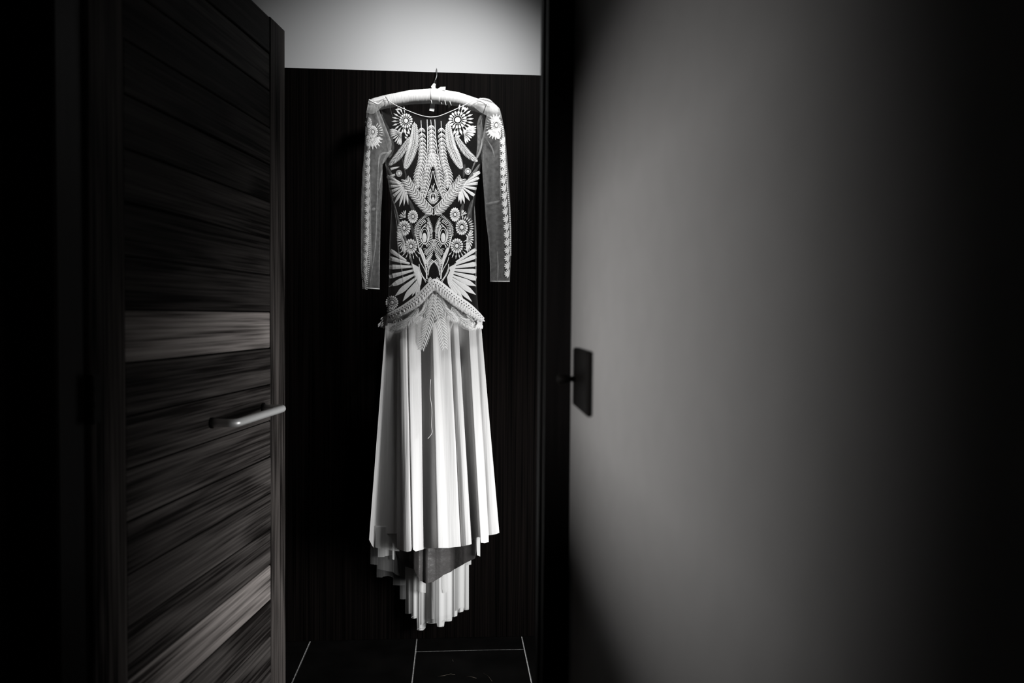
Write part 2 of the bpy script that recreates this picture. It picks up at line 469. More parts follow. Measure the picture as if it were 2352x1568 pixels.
q = [on_wall(1329, 797), on_wall(1363, 808), on_wall(1361, 957), on_wall(1328, 931)]
sa = [(p - A).dot(-wd) for p in q]
s0 = (sa[0] + sa[3]) / 2; s1 = (sa[1] + sa[2]) / 2
zt = (q[0].z + q[1].z) / 2; zb = (q[2].z + q[3].z) / 2
lp = empty('lock_plate', A - wd * ((s0 + s1) / 2) + Vector((0, 0, zb)), math.atan2(-wd.y, -wd.x))
tag(lp, 'dark rectangular lock plate with a short turn knob on the pale wall', 'lock plate')
hw_ = (s1 - s0) / 2; ht = zt - zb
sgn = 1 if (Matrix.Rotation(math.atan2(-wd.y, -wd.x), 3, 'Z') @ Vector((0, 1, 0))).dot(wn) > 0 else -1
y0, y1 = (0.0, 0.010) if sgn > 0 else (-0.010, 0.0)
box('plate', -hw_, hw_, y0, y1, 0, ht, M['bronze'], lp, 0.003)
kz = ht * 0.47
tube('knob', [(-hw_ * 0.72, sgn * 0.006, kz), (-hw_ * 0.72, sgn * 0.020, kz), (-hw_ * 0.72, sgn * 0.024, kz), (-hw_ * 0.72, sgn * 0.038, kz), (-hw_ * 0.72, sgn * 0.040, kz)], [0.005, 0.005, 0.009, 0.009, 0.006], M['bronze'], lp, 14)

# ------------------------------------------------------------------ padded hanger
YD = YP - 0.125                              # hanging plane of the dress
hg = empty('padded_hanger', onY(1000, 225, YD))
tag(hg, 'white padded satin coat hanger holding the dress, hooked over the dark panel', 'hanger')
hg0 = hg.location.copy()


def hloc(v): return [Vector(p) - hg0 for p in v]


def hanger_half(t0, t1, n, gather, nm, mat, extra=0.0):
    ctrl = L(c1, (262, 655), (330, 618), (500, 577), (800, 522), (1090, 505), (1400, 545), (1700, 640), (1860, 690), (1930, 722))
    xs = [p[0] for p in ctrl]; tab = [(p[0], p[1]) for p in ctrl]
    path, rad = [], []
    rg = random.Random(11)
    for i in range(n + 1):
        t = t0 + (t1 - t0) * i / n
        x = xs[0] + (xs[-1] - xs[0]) * t
        y = (interp(tab, x) + interp(tab, x - 6) + interp(tab, x + 6)) / 3
        path.append(onY(x, y, YD + 0.004))
        r = 0.0252 - 0.004 * abs(t - 0.5) * 2
        e = min(t, 1 - t) * 22
        if e < 1: r *= math.sqrt(max(0.02, 1 - (1 - e) ** 2))
        if gather: r *= 1 + gather * (rg.uniform(-1, 1) * 0.6 + math.sin(i * 1.9) * 0.5)
        rad.append(r + extra)
    v, f = tubemesh(hloc(path), rad, 28)
    mesh_obj(nm, v, f, mat, hg, True)


hanger_half(0.0, 0.485, 150, 0.014, 'pad', M['satin_pad'])
hanger_half(0.545, 1.0, 150, 0.014, 'pad', M['satin_pad'])
hanger_half(0.478, 0.552, 8, 0.0, 'centre_band', M['ribbon'], 0.0006)
# hook: stem up, over the top edge of the panel, down behind it
bz = onY(1000, 205, YD).z; hx = onY(999.5, 190, YD).x
hp = [Vector((hx, YD, bz - 0.01)), Vector((hx, YD, bz + 0.03)), Vector((hx + 0.002, YD + 0.03, bz + 0.045)), Vector((hx + 0.003, YP - 0.022, ztop - 0.022)), Vector((hx + 0.003, YP - 0.012, ztop - 0.008))]
ra_ = 0.025; yc = YP + 0.014
for k in range(0, 15):
    a = math.pi - k / 14 * math.pi * 1.05
    hp.append(Vector((hx + 0.003 - 0.006 * (k / 14), yc + ra_ * math.cos(a), ztop + 0.001 + 0.016 * math.sin(a))))
hp.append(Vector((hx - 0.003, YP + 0.039, ztop - 0.015)))
tube('hook', hloc(hp), 0.0016, M['chrome'], hg, 10)
tube('ferrule', hloc([Vector((hx, YD, bz - 0.012)), Vector((hx, YD, bz + 0.028))]), 0.003, M['chrome'], hg, 10)


def ribbon_strip(name, pts, width_px, Y, mat, parent, base, wave=0.0, thick=0.0008):
    V, Fc = [], []
    for i, (x, y) in enumerate(pts):
        a, b = pts[max(0, i - 1)], pts[min(len(pts) - 1, i + 1)]
        tx, ty = b[0] - a[0], b[1] - a[1]; l = math.hypot(tx, ty) or 1
        nx, ny = -ty / l, tx / l
        wv = width_px[i] if isinstance(width_px, (list, tuple)) else width_px
        yy = Y + wave * math.sin(i * 1.7)
        for s in (-0.5, 0.5):
            V.append(onY(x + nx * wv * s, y + ny * wv * s, yy) - base)
    n = len(pts)
    V2 = [p + Vector((0, thick, 0)) for p in V]
    for i in range(n - 1):
        Fc.append((2 * i, 2 * i + 1, 2 * i + 3, 2 * i + 2))
    m_ = len(V)
    Fb = [tuple(k + m_ for k in reversed(q)) for q in Fc]
    rim = [2 * i for i in range(n)] + [2 * i + 1 for i in reversed(range(n))]
    side = [(rim[i], rim[(i + 1) % len(rim)], rim[(i + 1) % len(rim)] + m_, rim[i] + m_) for i in range(len(rim))]
    return mesh_obj(name, V + V2, Fc + Fb + side, mat, parent)


ribbon_strip('bow_loop', L(c1, (1105, 420), (1092, 385), (1112, 345)), [7, 10, 5], YD - 0.012, M['ribbon'], hg, hg0, 0.003)
ribbon_strip('bow_loop', L(c1, (1150, 425), (1190, 408), (1250, 412)), [3, 7, 9], YD - 0.015, M['ribbon'], hg, hg0, 0.003)
ribbon_strip('ribbon_tail', L(c1, (1088, 600), (1082, 640), (1072, 700)), [10, 11, 11], YD + 0.014, M['ribbon'], hg, hg0, 0.001)
ribbon_strip('ribbon_tail', L(c1, (1305, 590), (1300, 630), (1293, 660)), [8, 6, 1], YD + 0.012, M['ribbon'], hg, hg0, 0.001)
for pts in (((1062, 555), (1070, 580), (1074, 608)), ((1195, 590), (1204, 612)), ((1243, 560), (1248, 600), (1258, 626)), ((1305, 572), (1312, 600), (1325, 628))):
    tube('loose_thread', hloc([onY(*c1(*p), YD - 0.026) for p in pts]), 0.0011, M['ribbon'], hg, 6)

# ------------------------------------------------------------------ the dress
DO = onY(1000, 1440, YD); DO = Vector((DO.x, YD, DO.z))
dress = empty('wedding_dress', DO)
tag(dress, 'white long-sleeved embroidered wedding dress with pleated skirt hanging on a padded hanger', 'dress')


class Surf:
    """a gently bulging garment front: left/right edges in photo pixels, depth of the bulge in metres"""
    def __init__(s, left, right, depth, Y0):
        s.l = sorted([(y, x) for x, y in left]); s.r = sorted([(y, x) for x, y in right]); s.d = depth; s.Y = Y0

    def ends(s, y): return interp(s.l, y), interp(s.r, y)

    def at(s, px, py, lift=0.0, side=1):
        a, b = s.ends(py); c, h = (a + b) / 2, max(1.0, (b - a) / 2)
        t = max(-1.0, min(1.0, (px - c) / h))
        Y = s.Y - side * s.d * math.sqrt(max(0.0, 1 - t * t)) - lift
        return onY(px, py, Y) - DO

    def sheet(s, name, y0, y1, mat, parent, side=1, rows=60, cols=24, top=None, wob=0.0, seed=1):
        V, Fc = [], []
        for j in range(rows + 1):
            for i in range(cols + 1):
                tt = -math.cos(math.pi * i / cols)
                ya = y0
                if top:
                    a, b = s.ends(y0); ya = top((a + b) / 2 + tt * (b - a) / 2)
                y = ya + (y1 - ya) * j / rows
                a, b = s.ends(y)
                x = (a + b) / 2 + tt * (b - a) / 2
                lf = wob * (math.sin(i * 1.3 + seed + j * 0.11) + 0.6 * math.sin(j * 0.45 + i * 0.7 + seed * 2))
                V.append(s.at(x, y, lf, side))
        for j in range(rows):
            for i in range(cols):
                k = j * (cols + 1) + i
                Fc.append((k, k + 1, k + cols + 2, k + cols + 1))
        return mesh_obj(name, V, Fc, mat, parent, True)


body = Surf(L(c1, (395, 560), (430, 720), (470, 1000), (475, 1200)) + [(884, 367), (887, 390), (893, 430), (899, 460), (898, 500), (895, 560), (893, 640), (891, 700), (887, 745), (886, 820)],
            L(c1, (1800, 560), (1760, 740), (1720, 1050)) + [(1106, 350), (1104, 380), (1098, 420), (1093, 440), (1090, 480), (1092, 520), (1093, 560), (1094, 640), (1096, 680), (1102, 745), (1106, 820)],
            0.046, YD)
sl_left = Surf(L(c1, (268, 552), (240, 680), (222, 900), (208, 1200), (190, 1400)) + L(c2, (180, 60), (165, 500), (164, 1000), (165, 1300)) + L(c3, (165, 60), (182, 340)),
               L(c1, (330, 552), (400, 700), (480, 900), (560, 1100), (545, 1240), (470, 1330), (440, 1400)) + L(c2, (440, 60), (438, 300), (415, 700), (408, 1100)) + L(c3, (405, 100), (403, 366)), 0.018, YD - 0.016)
sl_right = Surf(L(c1, (1790, 590), (1790, 740), (1740, 1000), (1712, 1280)) + L(c2, (1722, 30), (1740, 300), (1770, 700), (1808, 1000), (1828, 1400), (1826, 1492)),
                L(c1, (1845, 585), (1950, 670), (1980, 800), (2018, 1000), (2050, 1400)) + L(c2, (2060, 100), (2080, 400), (2096, 800), (2096, 1100), (2086, 1300), (2076, 1496)), 0.018, YD - 0.016)

# neckline as a height over x
neck = L(c1, (490, 548), (600, 620), (760, 692), (900, 746), (1010, 773), (1090, 776), (1180, 760), (1350, 690), (1500, 620), (1600, 570), (1690, 542))
bod = empty('bodice'); bod.parent = dress
_seg = lambda x: interp([(395 / 5.6 + 800, 228)] + neck + [(1800 / 5.6 + 800, 228)], x)
body.sheet('front_net', 240, 745, M['net_body'], bod, 1, 70, 28, top=_seg, wob=0.0012)
body.sheet('back_net', 240, 745, M['net_body'], bod, -1, 60, 24, wob=0.0015, seed=4)


class Motif:
    def __init__(s, surf, base=0.0010):
        s.V, s.F, s.surf, s.base = [], [], surf, base

    def v(s, x, y, lift): s.V.append(s.surf.at(x, y, s.base + lift * 0.55)); return len(s.V) - 1

    def poly(s, pts, puff=0.0012):
        n = len(pts); cx = sum(p[0] for p in pts) / n; cy = sum(p[1] for p in pts) / n
        c = s.v(cx, cy, puff)
        r = [s.v(x, y, 0.0002) for x, y in pts]
        for i in range(n): s.F.append((c, r[i], r[(i + 1) % n]))

    def stroke(s, pts, wd_, puff=0.0010, sub=1):
        if sub > 1: pts = smooth(pts, sub)
        n = len(pts); prev = None
        for i, (x, y) in enumerate(pts):
            a, b = pts[max(0, i - 1)], pts[min(n - 1, i + 1)]
            tx, ty = b[0] - a[0], b[1] - a[1]; l = math.hypot(tx, ty) or 1
            nx, ny = -ty / l, tx / l
            ww = wd_[i] if isinstance(wd_, list) else (wd_[0] + (wd_[1] - wd_[0]) * i / (n - 1)) if isinstance(wd_, tuple) else wd_
            tri = (s.v(x - nx * ww / 2, y - ny * ww / 2, 0), s.v(x, y, puff), s.v(x + nx * ww / 2, y + ny * ww / 2, 0))
            if prev:
                s.F.append((prev[0], prev[1], tri[1], tri[0])); s.F.append((prev[1], prev[2], tri[2], tri[1]))
            prev = tri

    def petal(s, bx, by, tx, ty, wd_, mpos=0.62, base=0.25, puff=0.0012, bend=0.0):
        dx, dy = tx - bx, ty - by; l = math.hypot(dx, dy) or 1; nx, ny = -dy / l, dx / l
        prof = [(0.0, base * 0.6), (mpos * 0.5, (base + 1) / 2 * 0.85), (mpos, 1.0), (mpos + (1 - mpos) * 0.6, 0.78), (1.0, 0.18)]
        P = lambda t, q: (bx + dx * t + nx * (q * wd_ / 2 + bend * l * 4 * t * (1 - t)), by + dy * t + ny * (q * wd_ / 2 + bend * l * 4 * t * (1 - t)))
        s.poly([P(t, q) for t, q in prof] + [P(t, -q) for t, q in reversed(prof)], puff)

    def leaf(s, bx, by, tx, ty, wd_):
        # outlined leaf: a raised rim, an open slit either side of the midrib
        dx, dy = tx - bx, ty - by; l = math.hypot(dx, dy) or 1; nx, ny = -dy / l, dx / l
        prof = [(0.0, 0.25), (0.25, 0.8), (0.5, 1.0), (0.78, 0.72), (1.0, 0.1)]
        P = lambda t, q: (bx + dx * t + nx * q * wd_ / 2, by + dy * t + ny * q * wd_ / 2)
        for sg in (1, -1):
            prev = None
            for t, q in prof:
                a = s.v(*P(t, q * sg), 0.0); b = s.v(*P(t, (q - min(q * 0.85, 0.42)) * sg), 0.0012)
                if prev: s.F.append((prev[0], prev[1], b, a))
                prev = (a, b)
        s.stroke([P(0, 0), P(0.7, 0)], (wd_ * 0.28, wd_ * 0.12))

    def ring(s, cx, cy, rx, ry, wd_, n=20):
        s.stroke([(cx + rx * math.cos(2 * math.pi * k / n), cy + ry * math.sin(2 * math.pi * k / n)) for k in range(n + 1)], wd_)

    def disc(s, cx, cy, rx, ry, n=14, puff=0.0016):
        s.poly([(cx + rx * math.cos(2 * math.pi * k / n), cy + ry * math.sin(2 * math.pi * k / n)) for k in range(n)], puff)

    def build(s, name, parent, mat=None):
        return mesh_obj(name, s.V, s.F, mat or M['thread'], parent, False)


def smooth(pts, sub=6):
    out = []
    n = len(pts)
    for i in range(n - 1):
        p0, p1, p2, p3 = pts[max(0, i - 1)], pts[i], pts[i + 1], pts[min(n - 1, i + 2)]
        for k in range(sub):
            t = k / sub
            out.append(tuple(0.5 * ((2 * b) + (-a + c) * t + (2 * a - 5 * b + 4 * c - d) * t * t + (-a + 3 * b - 3 * c + d) * t ** 3) for a, b, c, d in zip(p0, p1, p2, p3)))
    out.append(pts[-1])
    return out


def along(pts):
    d = [0]
    for a, b in zip(pts, pts[1:]): d.append(d[-1] + math.hypot(b[0] - a[0], b[1] - a[1]))
    return d


def sample(pts, d, t):
    s = t * d[-1]
    for i in range(len(pts) - 1):
        if s <= d[i + 1] + 1e-9:
            k = (s - d[i]) / max(1e-9, d[i + 1] - d[i])
            a, b = pts[i], pts[i + 1]
            l = math.hypot(b[0] - a[0], b[1] - a[1]) or 1
            return (a[0] + (b[0] - a[0]) * k, a[1] + (b[1] - a[1]) * k), ((b[0] - a[0]) / l, (b[1] - a[1]) / l)
    return pts[-1], (0, 1)


def frond(name, surf, spine, hw, n, parent, ang=42, lw=2.2, base=0.001, sides=(1, -1), spw=1.2, prof=None, bend=0.0, mp=0.5, stem=None, mat=None, leaf=False, warp=1.0):
    """leaflets set in pairs along a spine, pointing toward its end; hw = half width in pixels"""
    m = Motif(surf, base); sp = smooth(spine, 8); d = along(sp)
    m.stroke(sp, spw)
    a = math.radians(ang)
    for i in range(n):
        t = ((i + 0.5) / n) ** warp
        h = hw * (prof(t) if prof else math.sin(math.pi * min(0.97, 0.1 + 0.87 * t)) ** 0.6)
        p, tg = sample(sp, d, t * 0.96)
        for sd in sides:
            nx, ny = -tg[1] * sd, tg[0] * sd
            l = h / math.sin(a)
            ex, ey = tg[0] * math.cos(a) + nx * math.sin(a), tg[1] * math.cos(a) + ny * math.sin(a)
            if leaf: m.leaf(p[0] + nx * 0.5, p[1] + ny * 0.5, p[0] + ex * l, p[1] + ey * l, lw)
            else: m.petal(p[0] + nx * 0.3, p[1] + ny * 0.3, p[0] + ex * l, p[1] + ey * l, lw, mp, 0.5, bend=bend * sd)
    if stem: m.stroke(stem, 1.3)
    return m.build(name, parent, mat)


def flower(surf, cx, cy, r, parent, n=16, rc=0.28, ex=1.0, outer=None, base=0.001, inner=0.42, name='embroidered_flower', fill=0.84, mat=None):
    """daisy: button, ring, petals; outer = (angle0, angle1, r0, r1, n) adds a rank of bud-shaped petals"""
    m = Motif(surf, base)
    m.disc(cx, cy, r * rc * 0.72 * ex, r * rc * 0.72, 14)
    m.ring(cx, cy, r * (rc + 0.06) * ex, r * (rc + 0.06), 1.0)
    for k in range(n):
        a = 2 * math.pi * (k + 0.3) / n
        c, s_ = math.cos(a) * ex, math.sin(a)
        m.petal(cx + c * r * inner, cy + s_ * r * inner, cx + c * r, cy + s_ * r, 2 * math.pi * r * fill / n * 0.82, 0.66, 0.4)
    if outer:
        a0, a1, r0, r1, no = outer
        for k in range(no):
            a = math.radians(a0 + (a1 - a0) * k / (no - 1)); c, s_ = math.cos(a), math.sin(a)
            m.stroke([(cx + c * r * 1.0, cy + s_ * r * 1.0), (cx + c * r0, cy + s_ * r0)], 0.9)
            m.petal(cx + c * r0, cy + s_ * r0, cx + c * r1, cy + s_ * r1, (r1 - r0) * 0.34, 0.45, 0.3)
            m.stroke([(cx + c * r1, cy + s_ * r1), (cx + c * (r1 + 1.6), cy + s_ * (r1 + 1.6))], 1.0)
    return m.build(name, parent, mat)


def half_flower(surf, cx, cy, ends, parent, r0=0.35, wd_=3.0, base=0.001, name='embroidered_half_flower', mat=None):
    m = Motif(surf, base)
    for ex, ey in ends:
        bx, by = cx + (ex - cx) * r0, cy + (ey - cy) * r0
        m.stroke([(cx, cy), (bx, by)], 0.8)
        m.petal(bx, by, ex, ey, wd_, 0.6, 0.35)
    return m.build(name, parent, mat)


def arc_ends(cx, cy, a0, a1, r0, r1, n):
    return [(cx + math.cos(math.radians(a0 + (a1 - a0) * k / (n - 1))) * (r0 + (r1 - r0) * (k % 2)), cy + math.sin(math.radians(a0 + (a1 - a0) * k / (n - 1))) * (r0 + (r1 - r0) * (k % 2))) for k in range(n)]


def ray_fan(surf, rays, parent, base=0.0006, name='embroidered_ray', mat=None):
    """each ray of a wing is a part: (inner point, outer point, inner width, outer width, pointed)"""
    for (ix, iy), (ox, oy), w0, w1, pt in rays:
        w0, w1 = w0 * 1.1, w1 * 1.02
        m = Motif(surf, base)
        n = 7
        dx, dy = ox - ix, oy - iy; l = math.hypot(dx, dy); nx, ny = -dy / l, dx / l
        prev = None
        for k in range(n + 1):
            t = k / n
            if pt: ww = (w0 + (w1 - w0) * min(1, t / 0.62)) * (1 if t < 0.62 else max(0.06, 1 - ((t - 0.62) / 0.38) ** 1.3))
            else: ww = (w0 + (w1 - w0) * t) * (1 if t < 0.93 else 0.72)
            x, y = ix + dx * t, iy + dy * t
            tri = (m.v(x - nx * ww / 2, y - ny * ww / 2, 0), m.v(x, y, 0.0009), m.v(x + nx * ww / 2, y + ny * ww / 2, 0))
            if prev:
                m.F.append((prev[0], prev[1], tri[1], tri[0])); m.F.append((prev[1], prev[2], tri[2], tri[1]))
            prev = tri
        m.build(name, parent, mat)


# ---- neckline piping, hang loops
pp = smooth(neck, 6)
tube('neckline_piping', [body.at(x, y, 0.002) for x, y in pp], 0.0013, M['lace'], bod, 8)
for pts in (L(c1, (478, 515), (520, 590), (545, 690), (568, 775)), L(c1, (1776, 608), (1750, 690), (1715, 790), (1690, 870))):
    tube('hanging_loop', [onY(x, y, YD - 0.045) - DO for x, y in smooth(pts, 4)], 0.0011, M['loop'], bod, 6)

# ---- upper flowers
flower(body, *d1(1320, 790), 17.0, bod, 16, 0.42, 0.92, (75, 262, 20, 31, 12), inner=0.56)
flower(body, *d2(720, 765), 20.0, bod, 16, 0.42, 1.05, (-82, 105, 23, 35, 13), inner=0.56)
half_flower(body, *d1(1200, 1110), L(d1, (885, 1030), (930, 1010), (990, 1030), (890, 1090), (900, 1150), (920, 1210), (970, 1280), (1020, 1360), (1080, 1410), (1130, 1440), (1180, 1450)), bod, 0.38, 3.6)
half_flower(body, *d2(870, 1090), L(d2, (1085, 930), (1150, 925), (1220, 935), (1220, 1000), (1215, 1065), (1210, 1100), (1180, 1170), (1150, 1200), (1100, 1260), (1060, 1340), (1000, 1375), (950, 1410)), bod, 0.38, 3.8)
for fn, sets in ((d1, (((1290, 1000), (1270, 1120)), ((1350, 1090), (1400, 1140)), ((1310, 1150), (1370, 1210)), ((1290, 1220), (1340, 1270)), ((1410, 970), (1450, 1040)))),
                 (d2, (((780, 1000), (800, 1130)), ((690, 1060), (640, 1130)), ((740, 1120), (660, 1170)), ((790, 1190), (710, 1230)), ((610, 940), (590, 1000))))):
    m = Motif(body)
    for a, b in sets: m.petal(*fn(*a), *fn(*b), 4.0, 0.5, 0.3)
    m.build('embroidered_bud_spray', bod)
for pts in (((1030, 480), (1100, 440)), ((1060, 500), (1170, 440)), ((1090, 520), (1220, 460))):
    pass
m = Motif(body); [m.petal(*d1(*a), *d1(*b), 2.2) for a, b in (((1220, 455), (1035, 490)), ((1210, 470), (1060, 510)), ((1180, 440), (1090, 445)))]; m.build('embroidered_bud_spray', bod)
m = Motif(body); [m.petal(*d2(*a), *d2(*b), 2.2) for a, b in (((820, 460), (1010, 470)), ((830, 470), (985, 490)), ((860, 450), (940, 440)))]; m.build('embroidered_bud_spray', bod)

# ---- fern leaves hanging from the neckline
frond('embroidered_fern', body, L(c1, (795, 1030), (730, 1150), (640, 1280), (520, 1402)), 8.5, 20, bod, 40, 1.75)
frond('embroidered_fern', body, L(c1, (848, 840), (852, 960), (830, 1150), (730, 1450)), 12.0, 28, bod, 38, 1.95)
frond('embroidered_fern', body, L(c1, (1285, 835), (1295, 980), (1335, 1170), (1462, 1450)), 12.0, 28, bod, 38, 1.95)
frond('embroidered_fern', body, L(c1, (1375, 1005), (1440, 1120), (1530, 1240), (1665, 1352)), 8.5, 20, bod, 40, 1.75)
# wheat-like strands in the middle
wp = lambda t: 0.72 + 0.36 * t if t < 0.85 else 1.02 - 2.4 * (t - 0.85)
frond('embroidered_strand', body, L(c1, (936, 870), (950, 1100), (945, 1330), (905, 1500)) + L(c2, (900, 190), (905, 300)), 10.5, 17, bod, 37, 5.6, prof=wp, leaf=True, warp=0.8, stem=L(c1, (934, 820), (938, 890)))
frond('embroidered_strand', body, L(c1, (1195, 870), (1203, 1100), (1225, 1330), (1275, 1500)) + L(c2, (1285, 190), (1275, 300)), 10.5, 17, bod, 37, 5.6, prof=wp, leaf=True, warp=0.8, stem=L(c1, (1193, 828), (1195, 890)))
frond('embroidered_strand', body, L(c1, (1064, 850), (1072, 1050), (1078, 1220), (1084, 1420)), 10.0, 11, bod, 37, 6.0, prof=wp, leaf=True, warp=0.9, stem=L(c1, (1060, 812), (1065, 870)))
frond('embroidered_strand', body, L(c1, (1068, 1230), (1030, 1400)) + L(c2, (1005, 130), (985, 270), (955, 400)), 10.0, 13, bod, 37, 4.8, prof=wp, leaf=True, base=0.0016)
frond('embroidered_strand', body, L(c1, (1098, 1230), (1140, 1400)) + L(c2, (1170, 130), (1195, 270), (1235, 400)), 10.0, 13, bod, 37, 4.8, prof=wp, leaf=True, base=0.0016)
for pts in (L(c1, (1013, 808), (1018, 1150), (990, 1460)), L(c1, (1112, 808), (1132, 1120), (1182, 1430)), L(c2, (1082, 70), (1045, 240), (970, 425)), L(c2, (1092, 70), (1135, 240), (1222, 430)), L(c2, (850, 240), (880, 300), (970, 425), (1090, 548)), L(c2, (1320, 240), (1300, 300), (1220, 425), (1092, 548))):
    m = Motif(body, 0.0018); m.stroke(pts, 1.5, sub=5); m.build('embroidered_stem', bod)
# chevron of leaves
vp = lambda t: 0.85 + 0.2 * math.sin(math.pi * t) if t < 0.9 else 0.8
frond('embroidered_chevron', body, L(c2, (1090, 640), (1010, 560), (880, 400), (800, 285), (735, 175)), 12.5, 14, bod, 41, 5.8, base=0.0022, leaf=True, prof=vp)
frond('embroidered_chevron', body, L(c2, (1100, 640), (1180, 560), (1310, 400), (1390, 285), (1462, 165)), 12.5, 14, bod, 41, 5.8, base=0.0022, leaf=True, prof=vp)
# teardrop in the opening of the chevron
m = Motif(body)
tc_ = c2(1090, 400)
for k in range(23):
    a = math.radians(-62 + 304 * k / 22)
    x, y = tc_[0] + 7.0 * math.cos(a), tc_[1] + 9.5 * math.sin(a)
    up = max(0, -math.sin(a))
    m.petal(x, y, tc_[0] + 14.0 * math.cos(a), tc_[1] + 17.5 * math.sin(a) - up * 4, 2.0, 0.6, 0.5)
m.ring(tc_[0], tc_[1] + 1, 6.6, 9.2, 2.2); m.disc(tc_[0], tc_[1] + 5, 3.2, 4.0)
for k in range(3):
    m.stroke([(tc_[0] + (2.0 + k) * math.cos(a), tc_[1] + 1 - k * 2.6 + (3.0) * math.sin(a)) for a in [math.radians(200 + 14 * q) for q in range(11)]], 0.9)
m.build('embroidered_teardrop', bod)
m = Motif(body); m.petal(*c2(1085, 330), *c2(1072, 250), 2.0); m.petal(*c2(1098, 330), *c2(1095, 250), 2.6); m.petal(*c2(1095, 260), *c2(1103, 228), 2.0, bend=0.2); m.build('embroidered_bud_spray', bod)
# small button daisies
for c in (c1(652, 1502), c1(1538, 1475)):
    m = Motif(body); m.disc(*c, 3.4, 3.6); m.ring(*c, 4.6, 4.8, 0.7)
    for k in range(14):
        a = 2 * math.pi * k / 14; m.disc(c[0] + 6.4 * math.cos(a), c[1] + 7.0 * math.sin(a), 1.2, 1.2, 6, 0.0008)
    m.build('embroidered_button_daisy', bod)

# ---- upper wings
wl = c2(735, 255)
E = L(c2, (498, 135), (512, 200), (525, 270), (540, 340), (562, 410), (592, 490), (655, 530), (715, 522), (770, 505))
rays_ = []
for (x, y), wv, ptd in zip(E, (8, 8, 8, 8, 8, 7, 6, 5, 5), (0, 0, 0, 0, 0, 1, 1, 1, 1)):
    rays_.append(((wl[0] + (x - wl[0]) * 0.12, wl[1] + (y - wl[1]) * 0.12), (x, y), 2.2, wv, ptd))
ray_fan(body, rays_, bod)
wr_ = c2(1440, 262)
E = L(c2, (1692, 85), (1680, 155), (1665, 225), (1648, 300), (1622, 385), (1562, 455), (1497, 492), (1420, 470), (1450, 500))
rays_ = []
for (x, y), wv, ptd in zip(E, (7, 8, 8, 8, 8, 7, 6, 5, 5), (0, 0, 0, 0, 0, 1, 1, 1, 1)):
    rays_.append(((wr_[0] + (x - wr_[0]) * 0.12, wr_[1] + (y - wr_[1]) * 0.12), (x, y), 2.2, wv, ptd))
ray_fan(body, rays_, bod)
ray_fan(body, [(c1(545, 1446), c1(660, 1416), 5, 4, 1), (c1(600, 1515), c1(500, 1560), 4, 6, 0), (c1(1605, 1512), c1(1692, 1478), 3, 5, 0)], bod)

# ---- waist flowers
flower(body, *d4(420, 150), 15.5, bod, 16, 0.36, 0.78, inner=0.46)
flower(body, *d4(245, 380), 18.0, bod, 16, 0.34, 0.85, inner=0.46)
flower(body, *d4(380, 745), 17.5, bod, 15, 0.36, 0.85, (40, 150, 21, 28, 7), inner=0.46)
flower(body, *d4(1262, 110), 16.5, bod, 16, 0.34, 0.72, inner=0.44)
flower(body, *d4(1400, 365), 18.0, bod, 17, 0.40, 0.80, (-85, 60, 19, 27, 12), inner=0.52)
flower(body, *d4(1300, 735), 17.5, bod, 16, 0.38, 0.85, (-30, 130, 20, 28, 10), inner=0.5)
half_flower(body, *d4(250, 640), L(d4, (95, 450), (130, 440), (175, 480), (100, 510), (95, 560), (100, 620), (115, 690), (130, 750), (165, 800), (200, 850), (240, 880), (265, 890)), bod, 0.3, 3.2)
half_flower(body, *d4(1500, 580), L(d4, (1580, 430), (1620, 450), (1630, 500), (1640, 560), (1640, 620), (1625, 680), (1605, 740), (1580, 800), (1550, 840), (1515, 870), (1495, 820)), bod, 0.3, 3.2)
half_flower(body, *d4(270, 170), L(d4, (160, 100), (195, 60), (235, 30), (270, 20), (140, 130), (150, 190)), bod, 0.3, 2.4)
half_flower(body, *d4(1390, 130), L(d4, (1440, 20), (1480, 50), (1500, 80), (1450, 90), (1410, 10)), bod, 0.3, 2.4)


# ---- peacock eyes and plumes (left, then mirrored)
def both(fn, *pts):
    p = L(fn, *pts); ax = 900 + 840 / 8.71
    return p, [(2 * ax - x, y) for x, y in p]


def comb(m, spine, n, ln0, ln1, side, ang0=60, wd_=2.0, bend=0.18):
    sp = smooth(spine, 8); d = along(sp)
    for i in range(n):
        t = (i + 0.5) / n; p, tg = sample(sp, d, t)
        a = math.radians(ang0); nx, ny = -tg[1] * side, tg[0] * side
        ex, ey = -tg[0] * math.cos(a) + nx * math.sin(a), -tg[1] * math.cos(a) + ny * math.sin(a)
        l = ln0 + (ln1 - ln0) * t
        m.petal(p[0], p[1], p[0] + ex * l, p[1] + ey * l, wd_, 0.72, 0.3, bend=bend * side)
    m.stroke(sp, 0.9)


